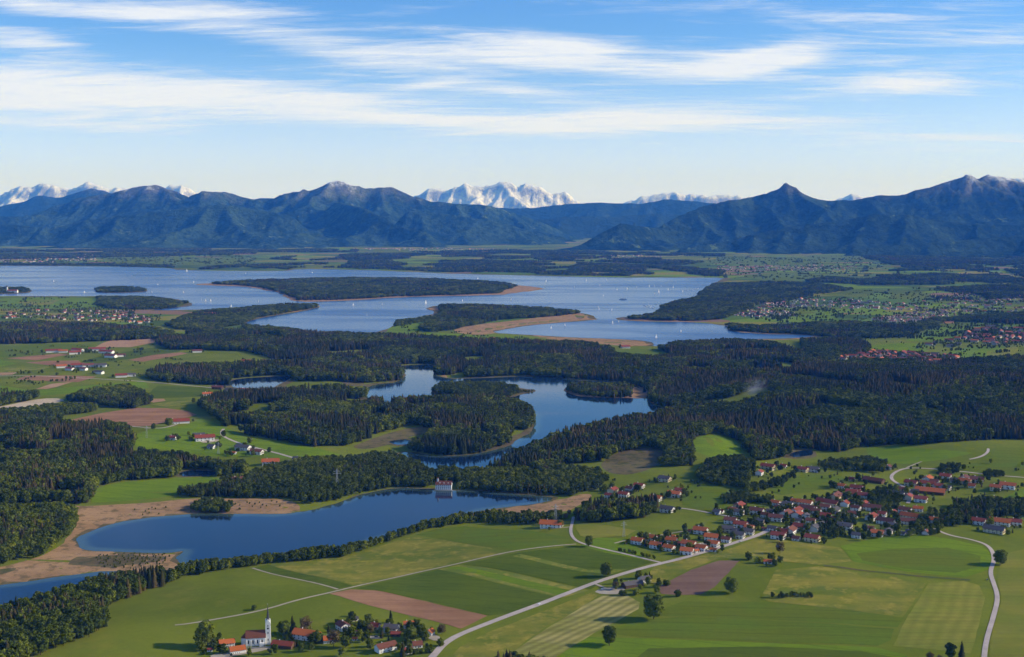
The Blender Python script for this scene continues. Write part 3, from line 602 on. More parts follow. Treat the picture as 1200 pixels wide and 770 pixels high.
# ------------------------------------------------------------------ fields, reed beds, bare ground (outlines in photo pixels)
FIELDS = [
 # reed beds and wetland
 ('reed_bed','reed',.12,[(58,592),(105,593),(175,589),(224,584),(266,584),(336,585),(353,593),(352,606),(200,632),(130,642),(213,642),(217,648),(213,656),(219,665),(170,682),(95,690),(0,700),(-80,705),(-80,676),(0,666),(46,655),(77,634),(93,612),(86,602)]),
 ('wetland','wetland',.3,[(80,657),(92,652),(112,654),(135,649.5),(160,652),(185,651),(196,655),(176,660),(150,661),(128,665),(104,662),(88,663)]),
 ('wetland','wetland',.3,[(-20,668),(5,664),(20,667),(10,672),(-20,674)]),
 ('reed_bed','reed',.12,[(560,600),(600,592),(650,586),(668,583),(688,578),(696,581),(684,590),(668,598),(640,604),(600,606),(570,604)]),
 ('reed_bed','reed',.14,[(495,362),(513,356.5),(517,366),(504,367)]),
 ('reed_bed','reed',.14,[(522,388),(560,393),(575,391.5),(607,384),(640,381),(667,378),(702,375.5),(698,371),(687,366.5),(650,370),(600,376),(560,380)]),
 ('reed_bed','reed',.14,[(610,391.5),(667,394),(720,396),(765,398),(768,403),(750,406),(720,405),(660,400)]),
 ('reed_bed','reed',.14,[(720,375),(770,376),(815,376.5),(812,379.5),(770,379.5),(722,378.5)]),
 ('reed_bed','reed',.14,[(296,375.5),(340,369),(375,362),(376,359),(370,357.5),(340,366),(300,372.5)]),
 ('reed_bed','wetland',.14,[(850,383),(900,388),(960,388),(965,394),(930,394),(895,394),(852,389)]),
 ('reed_bed','reed',.14,[(500,437),(512,436),(525,440),(523,445),(508,441)]),
 ('reed_bed','reed',.14,[(738,456),(752,452),(762,458),(757,466),(740,466)]),
 ('reed_bed','reed',.14,[(608,441.5),(625,438),(646,439),(646,443.5),(612,443.5)]),
 ('wetland','wetland',.2,[(700,545),(722,530),(760,524),(785,530),(775,545),(745,556),(715,556)]),
 ('wetland','wetland',.2,[(410,524),(440,512),(480,500),(512,500),(508,506),(470,514),(455,522),(430,527)]),
 ('wetland','wetland',.2,[(545,553),(560,550),(566,553),(555,558)]),
 ('wetland','wetland',.2,[(395,441),(425,444),(428,453),(400,452)]),
 ('beach','reed',.16,[(215,361),(232,355.5),(236,358),(226,362.5)]),
 ('beach','reed',.16,[(845,381),(900,391),(962,392.5),(940,398),(880,398.5),(845,400),(840,398.5),(890,395.5),(850,388)]),
 # bare gravel pit
 ('gravel_pit','sand',.3,[(-60,487),(0,477),(43,467.5),(73,466.5),(75,470),(55,474),(43,478),(20,482),(0,488),(-60,498)]),
 ('gravel_pit','sand',.3,[(72,477),(88,471),(112,471),(116,474),(92,476.5),(80,479)]),
 # ploughed soil
 ('ploughed_field','soil',.3,[(83,492),(120,484),(160,478),(195,478.5),(220,482),(231,486),(193,495),(175,500),(147,500.5),(110,496)]),
 ('ploughed_field','soil_c',.3,[(118,403),(130,399),(165,397),(183,397),(180,402),(152,407),(112,407)]),
 ('ploughed_field','soil',.3,[(8,420),(70,414.5),(85,415),(42,422.5)]),
 ('ploughed_field','soil',.3,[(30,425),(60,423),(92,422.5),(97,427),(60,428.5)]),
 ('ploughed_field','soil',.3,[(18,445),(30,441),(80,440),(113,441.5),(92,448),(60,447)]),
 ('ploughed_field','soil_c',.3,[(42,456),(60,450),(85,447.5),(68,453),(55,456)]),
 ('ploughed_field','soil',.3,[(150,422),(180,416),(213,413),(220,414.5),(190,420),(168,424)]),
 ('ploughed_field','soil_c',.3,[(-20,437),(20,436.5),(15,439),(-20,441)]),
 ('ploughed_field','soil_c',.3,[(174,470),(178,467.5),(192,467.5),(194,470),(180,472)]),
 ('ploughed_field','soil',.3,[(386,696),(411,691),(440,692),(500,705),(572,722),(541,737),(505,727),(470,719),(430,709)]),
 ('ploughed_field','soil_b',.3,[(842,657),(866,657),(861,664),(838,688),(822,697),(795,697.5),(775,696.5),(769,690),(790,678),(810,668)]),
 ('ploughed_field','soil_c',.3,[(893,354),(918,353),(922,356),(900,357)]),
 ('ploughed_field','soil_b',.3,[(960,381),(985,381.5),(1002,383),(1000,387),(965,386)]),
 ('ploughed_field','soil',.3,[(1102,374),(1118,374),(1118,379),(1102,379)]),
 # green fields
 ('crop_field','green_b',.28,[(107,575),(125,569),(147,565),(210,560),(250,559.5),(262,562),(256,570),(225,577),(182,584),(140,588),(107,589)]),
 ('crop_field','green_a',.28,[(296,665.5),(314,662),(360,674),(413,687),(395,690.5),(345,678)]),
 ('meadow_field','olive',.26,[(314,661.5),(400,653),(440,642),(480,629),(520,633),(600,648),(540,660),(470,675),(414,686.5),(360,673)]),
 ('crop_field','green_c',.26,[(486,627),(510,620),(545,617),(620,622),(668,631),(672,638),(608,646.5),(524,633)]),
 ('crop_field','green_a',.26,[(417,690),(470,677.5),(514,668),(600,688),(658,701),(600,719),(573,721.5),(500,704),(440,691.5)]),
 ('meadow_field','yellow',.26,[(514,667.5),(540,662),(620,676),(690,692),(660,700.5),(600,687)]),
 ('crop_field','green_b',.29,[(523,665.5),(536,664),(610,679),(672,693),(656,698),(600,684)]),
 ('crop_field','green_a',.26,[(543,661.5),(608,648),(672,640.5),(705,645),(766,659),(720,673),(692,691),(620,675)]),
 ('meadow_field','yellow',.29,[(600,652),(610,649.5),(690,668),(735,667),(718,673),(680,670)]),
 ('meadow_field','olive',.26,[(540,758),(575,740),(640,715),(700,691),(703,696),(690,706),(640,735),(605,760),(585,775),(520,778)]),
 ('hay_field','mown',.28,[(603,762),(640,737),(685,709),(705,699),(735,698),(750,706),(748,714),(700,740),(655,768),(640,780),(580,780)]),
 ('crop_field','green_c',.26,[(755,722),(800,705),(900,706),(1000,716),(1060,724),(1052,735),(900,726),(780,722)]),
 ('crop_field','green_c',.28,[(700,742),(750,727),(800,723),(900,727),(1048,737),(1043,750),(1030,757),(900,752),(760,747)]),
 ('crop_field','green_b',.26,[(690,746),(770,749),(900,754),(1028,759),(1062,768),(1060,785),(640,785),(660,765)]),
 ('crop_field','green_a',.29,[(760,760),(900,758),(1010,764),(1060,772),(1060,790),(720,790)]),
 ('hay_field','lime',.28,[(1088,684),(1130,681),(1147,686),(1154,700),(1147,735),(1138,766),(1100,762),(1047,757),(1060,730)]),
 ('crop_field','green_b',.28,[(985,640),(1012,634),(1060,626),(1112,632),(1150,640),(1164,652),(1158,668),(1130,677),(1060,670),(1000,658)]),
 ('crop_field','green_c',.31,[(1003,649),(1050,643),(1110,642),(1150,652),(1148,664),(1120,672),(1060,667),(1010,657)]),
 ('meadow_field','pale_meadow',.28,[(1174,650),(1215,640),(1330,640),(1330,800),(1170,800),(1158,768),(1160,752),(1168,722),(1174,700),(1168,678)]),
 ('meadow_field','olive',.24,[(892,700),(910,668),(960,664),(1040,675),(1085,684),(1058,724),(990,714),(900,705)]),
 ('meadow_field','olive',.24,[(770,660),(812,654),(860,642),(892,630),(985,642),(998,658),(960,662),(905,657),(868,655),(842,655),(805,668),(770,686),(755,680)]),
 ('meadow_field','pale_meadow',.28,[(676,606),(700,615),(745,622),(735,628),(690,631),(680,628),(674,618)]),
 ('crop_field','green_b',.28,[(812,517),(824,511),(840,509.5),(858,514),(868,522),(872,530),(860,536),(835,537),(815,529)]),
 ('crop_field','green_c',.28,[(900,575),(920,562),(945,556),(985,558),(995,563),(975,570),(950,577),(915,580)]),
 ('crop_field','green_b',.28,[(1015,525),(1050,523),(1090,527),(1140,531),(1110,538),(1060,544),(1020,540)]),
 ('crop_field','green_c',.28,[(1110,550),(1150,540),(1165,525),(1260,520),(1260,560),(1190,556)]),
 ('meadow_field','green_b',.28,[(1170,585),(1200,572),(1260,570),(1260,592),(1200,592)]),
 ('crop_field','green_b',.28,[(680,640),(710,648),(760,657),(745,640),(735,632),(700,630)]),
 ('crop_field','green_c',.28,[(800,572),(825,566),(850,566),(860,580),(850,596),(820,597),(800,592)]),
 ('crop_field','green_b',.28,[(150,513),(185,502),(215,500),(235,490),(262,500),(285,512),(370,525),(400,533),(345,538),(310,535),(250,535),(205,528),(160,525)]),
 ('crop_field','green_a',.26,[(175,460),(185,452),(240,454),(245,464),(215,466),(178,467)]),
 ('crop_field','green_b',.26,[(-60,455),(0,452),(40,458),(100,452),(170,447),(175,455),(120,458),(60,463),(-60,468)]),
 ('meadow_field','yellow',.28,[(175,474),(200,471),(232,470),(225,474),(195,477)]),
 ('crop_field','green_b',.26,[(-60,425),(0,421),(20,426),(0,430),(-60,436)]),
 ('crop_field','green_c',.26,[(-60,407),(60,403),(112,404),(100,411),(60,414),(0,419),(-60,420)]),
 ('crop_field','green_a',.26,[(130,415),(175,408),(215,408),(210,412),(150,421),(100,428),(95,424)]),
 ('meadow_field','yellow',.28,[(5,432),(40,430),(60,430),(50,433),(10,436)]),
 ('crop_field','green_c',.26,[(175,392),(185,403),(260,408),(275,404),(240,400),(215,395)]),
 ('crop_field','green_b',.26,[(-60,352),(0,350),(60,348),(113,350),(115,358),(80,362),(30,361),(-60,362)]),
 ('meadow_field','olive',.28,[(20,354),(50,351),(70,352),(60,357),(30,358)]),
 ('crop_field','green_b',.26,[(455,385),(475,377),(500,372),(512,372),(500,383),(480,391),(450,393)]),
 ('crop_field','green_b',.28,[(470,395),(500,390),(560,393),(610,394),(660,401),(640,404),(560,400),(500,399)]),
 ('crop_field','green_c',.28,[(720,412),(745,408),(790,414),(785,420),(745,419),(725,417)]),
 ('crop_field','green_b',.26,[(1020,405),(1060,402),(1090,404),(1085,412),(1030,413)]),
 ('crop_field','green_b',.26,[(1060,400),(1085,388),(1110,382),(1132,384),(1120,396),(1100,400)]),
 ('crop_field','green_b',.26,[(1112,412),(1140,406),(1180,406),(1160,419),(1125,425)]),
 ('hay_field','lime',.28,[(1156,412),(1192,406),(1195,412),(1180,418),(1156,419)]),
 ('crop_field','green_b',.26,[(985,392),(1000,387),(1040,384),(1055,385),(1045,392),(1000,397)]),
 ('crop_field','green_b',.26,[(935,370),(960,366),(985,367),(975,374),(940,376)]),
 ('crop_field','green_b',.26,[(1005,375),(1030,370),(1040,372),(1030,378)]),
 ('crop_field','green_b',.26,[(1015,348),(1030,342),(1045,345),(1040,350),(1020,350)]),
 ('crop_field','green_c',.26,[(300,375),(320,379),(370,388),(365,381),(320,375)]),
 ('crop_field','green_c',.26,[(345,395),(360,391),(375,394),(370,398),(350,399)]),
 ('crop_field','green_c',.26,[(870,322),(930,320),(990,322),(1020,326),(960,329),(890,328)]),
 ('crop_field','green_c',.26,[(820,307),(900,303),(990,298),(1010,302),(950,308),(880,311)]),
 ('crop_field','green_b',.26,[(960,335),(1000,332),(1010,338),(980,341)]),
 ('crop_field','green_c',.26,[(120,304),(190,301),(290,302),(300,308),(230,311),(140,310)]),
]
for i, (nm, mk, off, pts) in enumerate(FIELDS):
    soft = nm in ('reed_bed', 'wetland', 'beach', 'gravel_pit')
    sheet(nm, pts, M[mk], off, amp=(11.0 if nm == 'wetland' and i < 3 else 4.0) if soft else 1.4, seed=i, sm=2 if soft else 0)

CLEARINGS = [[(912,438),(950,441),(1010,450),(1018,456),(960,452),(915,445)], [(1040,447),(1075,452),(1085,458),(1050,455)], [(840,470),(870,474),(865,479),(835,476)], [(640,419),(660,418),(662,421),(642,422)], [(545,409),(575,408),(578,411),(548,412)], [(1080,480),(1110,478),(1118,484),(1088,487)], [(700,470),(715,474),(740,486),(730,488),(705,480)], [(560,404),(600,405),(640,407),(600,409)], [(330,500),(352,496),(356,500),(338,504)], [(40,540),(62,536),(66,541),(46,546)], [(1150,455),(1185,450),(1190,455),(1160,460)]]
for i, c in enumerate(CLEARINGS): sheet('clearing', c, M[('wetland', 'olive', 'wetland', 'green_c')[i % 4]], .25, amp=3, seed=400 + i, sm=2)
# ------------------------------------------------------------------ roads and tracks
ROADS = [('road','asphalt',8.5,.5,[(490,790),(505,772),(525,750),(560,735),(640,705),(700,682),(760,664),(810,652),(850,640),(894,626),(905,618)]),
 ('road','asphalt',5.5,.48,[(1152,800),(1153,770),(1156,750),(1165,720),(1170,700),(1163,680),(1160,670),(1166,655),(1160,640),(1140,633),(1112,628),(1095,620)]),
 ('track','gravel',3.6,.46,[(205,733),(224,731),(308,716),(350,703),(400,692),(470,675),(540,660),(610,645),(650,640),(675,638)]),
 ('road','asphalt',4.6,.47,[(672,606),(671,612),(668,623),(672,632),(682,637.5),(708,644),(740,651),(776,660)]),
 ('track','gravel',3.4,.46,[(296,666),(345,679),(396,691)]),
 ('road','asphalt',5,.47,[(780,594),(800,596),(835,602),(852,605),(862,606)]),
 ('road','asphalt',6,.47,[(1064,590),(1068,580),(1066,574),(1050,566),(1043,560),(1049,553),(1062,548.5),(1085,549),(1120,552),(1175,558),(1240,563)]),
 ('track','gravel',4,.46,[(1062,548.5),(1070,545),(1080,541)]),
 ('road','asphalt',5,.47,[(1136,538.5),(1150,535.5),(1158,530),(1158,526)]),
 ('track','gravel',4,.46,[(643,620),(660,619),(669,618)]),
 ('track','gravel',4,.46,[(696,684),(706,688),(712,691),(705,694)]),
 ('track','gravel',3.6,.46,[(720,637),(735,633),(765,629),(800,623)]),
 ('road','asphalt',6,.47,[(152,500),(180,503),(195,502),(208,497)]),
 ('road','asphalt',6,.47,[(262,503),(258,510),(275,518),(300,525),(325,531),(345,537)]),
 ('road','asphalt',7,.47,[(-40,441),(30,440),(90,443),(150,446),(200,450),(255,455)]),
 ('track','gravel',4,.46,[(612,558),(620,566),(640,572)]),
 ('road','asphalt',5,.47,[(617,552),(628,556),(640,560)])]
ROADP = []
for nm, mk, w, off, pts in ROADS:
    o, P = ribbon(nm, pts, w, M[mk], off); ROADP.append((P, w))
# eroded ditch across the meadow, yards
ribbon('ditch', [(966,663),(985,665),(1010,669),(1045,672),(1080,676),(1137,680)], 6.5, field_mat('bare_earth', (.17, .1, .06), (.1, .12, .04), .2, 6, .3, .05), .42)
for i, pts in enumerate([[(695,693),(715,688),(735,690),(728,697),(705,697)], [(245,768),(275,764),(312,758),(318,761),(270,770),(250,773)], [(423,745),(447,746),(449,749),(425,748)], [(812,641),(818,636),(835,637),(833,640)], [(493,742),(505,742),(518,748),(510,752),(500,748)], [(232,517),(255,514),(258,517),(240,520)]]):
    sheet('farm_yard', pts, M['gravel'], .4, amp=1.0, seed=200 + i)

# ------------------------------------------------------------------ tree meshes (height 1, foot at 0)
def ico(sub=1):
    import bmesh
    bm = bmesh.new(); bmesh.ops.create_icosphere(bm, subdivisions=sub, radius=1)
    V = np.array([v.co[:] for v in bm.verts]); Fc = np.array([[v.index for v in f.verts] for f in bm.faces]); bm.free()
    return V, Fc
ICO1 = ico(1); ICO2 = ico(2)
def crown_leafy(seed, rad=.36, zlo=.16, lobes=10, leaf=.052, nleaf=66, tall=0.0, open_=0.0):
    r = np.random.default_rng(seed); Vs, Fs = [], []; n = 0
    zc, rz = (1 + zlo) / 2, (1 - zlo) / 2
    for k in range(lobes):
        a = k * 2.39996 + r.uniform(-.5, .5); f = (k + .5) / lobes; zz = zlo + (1 - zlo) * (.14 + .74 * f)
        w = math.sqrt(max(.05, 1 - ((zz - zc) / rz) ** 2)); rr = rad * w * r.uniform(.25, .68)
        lr = rad * r.uniform(.4, .6) * (1.0 - .25 * f)
        c = np.array([math.cos(a) * rr, math.sin(a) * rr, min(zz, 1 - lr * .75)])
        P = ICO1[0] * lr * (.78 - open_) * (1 + r.uniform(-.2, .2, (len(ICO1[0]), 1))) * np.array([1, 1, .85]) + c
        Vs.append(P); Fs.append(ICO1[1] + n); n += len(P)
        for j in range(nleaf):
            d = r.normal(size=3); d /= np.linalg.norm(d); d[2] = d[2] * .8 + .12
            q = c + d * lr * r.uniform(.78, 1.12) * np.array([1, 1, .9])
            nn = d + r.normal(size=3) * .55; nn /= np.linalg.norm(nn); u = np.cross(nn, r.normal(size=3)); u /= np.linalg.norm(u); v = np.cross(nn, u)
            s = leaf * r.uniform(.6, 1.5)
            Vs.append(np.array([q + u * s, q + v * s * .8 + nn * s * .3, q - u * s, q - v * s * .8 + nn * s * .2])); Fs.append(np.array([[0, 1, 2], [0, 2, 3]]) + n); n += 4
    return np.concatenate(Vs), np.concatenate(Fs)
def crown_conifer(seed, rad=.15, zlo=.06, tiers=11, spikes=9):
    r = np.random.default_rng(seed); Vs, Fs = [], []; n = 0
    for k in range(tiers):
        f = k / (tiers - 1); z = zlo + (1 - zlo) * (f ** .92) * .92; R0 = rad * (1 - f) ** .68 * r.uniform(.85, 1.12) + .012; hh = (.17 - .07 * f)
        off = r.normal(size=2) * rad * .05; a0 = r.uniform(0, 6.28); V = [[off[0], off[1], min(1.0, z + hh)]]
        for j in range(2 * spikes):
            a = a0 + j * math.pi / spikes; q = R0 * (r.uniform(.85, 1.15) if j % 2 == 0 else r.uniform(.5, .7)); V.append([off[0] + math.cos(a) * q, off[1] + math.sin(a) * q, z - (.035 if j % 2 == 0 else .0) * r.uniform(.5, 1.4)])
        Vs.append(np.array(V)); Fs.append(np.array([[0, 1 + j, 1 + (j + 1) % (2 * spikes)] for j in range(2 * spikes)]) + n); n += len(V)
    return np.concatenate(Vs), np.concatenate(Fs)
def tube(V, Fc, a, b, ra, rb, seg=6):
    a, b = np.array(a, float), np.array(b, float); d = b - a; d /= np.linalg.norm(d) + 1e-9
    u = np.cross(d, [0, 0, 1] if abs(d[2]) < .9 else [1, 0, 0]); u /= np.linalg.norm(u); v = np.cross(d, u); n = len(V)
    for p, rr in ((a, ra), (b, rb)):
        for k in range(seg):
            t_ = 2 * math.pi * k / seg; V.append(p + (u * math.cos(t_) + v * math.sin(t_)) * rr)
    for k in range(seg): Fc.append((n + k, n + (k + 1) % seg, n + seg + (k + 1) % seg, n + seg + k))
    Fc.append(tuple(n + k for k in range(seg))[::-1]); Fc.append(tuple(n + seg + k for k in range(seg)))
def trunk_mesh(name, seed, hgt_, rad, limbs, mat):
    r = random.Random(seed); V, Fc = [], []
    tube(V, Fc, (0, 0, -.03), (0, 0, hgt_ * .5), rad, rad * .75); tube(V, Fc, (0, 0, hgt_ * .5), (r.uniform(-.01, .01), 0, hgt_), rad * .75, rad * .3)
    for k in range(limbs):
        a = k * 2.4 + r.random(); z = hgt_ * r.uniform(.35, .8); tube(V, Fc, (0, 0, z), (math.cos(a) * .2, math.sin(a) * .2, z + .18), rad * .5, rad * .15, 5)
    return mesh(name, V, Fc, [mat])
def leaf_mat(name, stops, spread=.0035, rough=.75):
    m, t, b = new_mat(name, rough, .03); oi = t.node('ShaderNodeObjectInfo'); o = t.node('ShaderNodeTexCoord').outputs['Object']
    n = t.noise(o, 7.0, 3, .7); loc = t.noise(oi.outputs['Location'], spread, 3, .6)
    f = t.m('ADD', t.m('MULTIPLY', oi.outputs['Random'], .6), t.m('ADD', t.m('MULTIPLY', loc, 1.0), -.3), clamp=True)
    c = t.ramp(f, stops); t.put(b.inputs['Base Color'], t.mix(1.0, c, t.node_rgb(t.m('ADD', .6, t.m('MULTIPLY', n, .8))), 'MULTIPLY'))
    return m
M['leaf'] = leaf_mat('broadleaf_foliage', [(0, (.036, .054, .008)), (.3, (.058, .08, .009)), (.55, (.09, .112, .011)), (.75, (.145, .168, .014)), (.9, (.22, .225, .018)), (1, (.14, .105, .038))])
M['needle'] = leaf_mat('spruce_needles', [(0, (.014, .024, .008)), (.45, (.025, .034, .010)), (.72, (.05, .046, .015)), (1, (.11, .074, .026))])
M['needle_brown'] = leaf_mat('cone_laden_spruce', [(0, (.035, .036, .012)), (.5, (.07, .056, .018)), (1, (.11, .078, .026))])
M['oakleaf'] = leaf_mat('meadow_tree_foliage', [(0, (.08, .105, .012)), (.5, (.12, .145, .014)), (1, (.17, .19, .018))])
M['bark'] = plain('bark', (.09, .065, .045), .95, .3, 9)
M['bare'] = leaf_mat('brown_twigs', [(0, (.12, .09, .045)), (1, (.17, .13, .06))])
M['blossom'] = leaf_mat('young_leaves', [(0, (.15, .2, .025)), (1, (.2, .235, .03))])
CROWN = {}
for k in range(4): CROWN['leafy', k] = mesh('crown', *crown_leafy(k + 1, rad=(.36, .42, .30, .38)[k], zlo=(.14, .1, .12, .18)[k], lobes=(11, 12, 10, 9)[k]), [M['leaf']])
for k in range(4): CROWN['spruce', k] = mesh('crown', *crown_conifer(k + 21, rad=(.19, .22, .17, .19)[k], tiers=12, spikes=10), [M['needle_brown' if k == 3 else 'needle']])
CROWN['bush', 0] = mesh('crown', *crown_leafy(31, rad=.6, zlo=.02, lobes=9, leaf=.09, nleaf=40), [M['leaf']])
CROWN['bush', 1] = mesh('crown', *crown_leafy(32, rad=.75, zlo=.02, lobes=10, leaf=.09, nleaf=40), [M['leaf']])
CROWN['bare', 0] = mesh('crown', *crown_leafy(33, rad=.42, zlo=.2, lobes=12, leaf=.035, nleaf=80, open_=.45), [M['bare']])
CROWN['young', 0] = mesh('crown', *crown_leafy(34, rad=.40, zlo=.12, lobes=11), [M['blossom']])
CROWN['oak', 0] = mesh('crown', *crown_leafy(35, rad=.46, zlo=.14, lobes=18, leaf=.032, nleaf=150), [M['oakleaf']])
CROWN['oak', 1] = mesh('crown', *crown_leafy(36, rad=.40, zlo=.12, lobes=18, leaf=.032, nleaf=150, open_=.16), [M['oakleaf']])
TRUNK = {'leafy': trunk_mesh('trunk', 1, .62, .02, 5, M['bark']), 'spruce': trunk_mesh('trunk', 2, .9, .013, 0, M['bark']), 'bush': trunk_mesh('trunk', 3, .3, .03, 3, M['bark']),
         'bare': trunk_mesh('trunk', 4, .8, .02, 9, M['bark'])}
TRUNK['young'] = TRUNK['oak'] = TRUNK['leafy']
NAMES = {'leafy': 'broadleaf_tree', 'spruce': 'spruce_tree', 'bush': 'bush', 'bare': 'bare_tree', 'young': 'broadleaf_tree', 'oak': 'broadleaf_tree'}
def tree(kind, var, x, y, h, label, group=None, wide=1.0):
    z = float(hgt(np.array([x]), np.array([y]))[0]) - .1
    t_ = thing(NAMES[kind], label, 'bush' if kind == 'bush' else 'tree', (x, y, z), random.uniform(0, 6.28), group, (h * wide, h * wide, h))
    obj('trunk', TRUNK[kind], t_); obj('crown', CROWN[kind, var], t_)
    return t_
def treep(kind, var, px, py, hpx, label, group=None, wide=1.0):
    x, y, z = gp(px, py); return tree(kind, var, x, y, hpx * math.hypot(x, y) / F, label, group, wide)

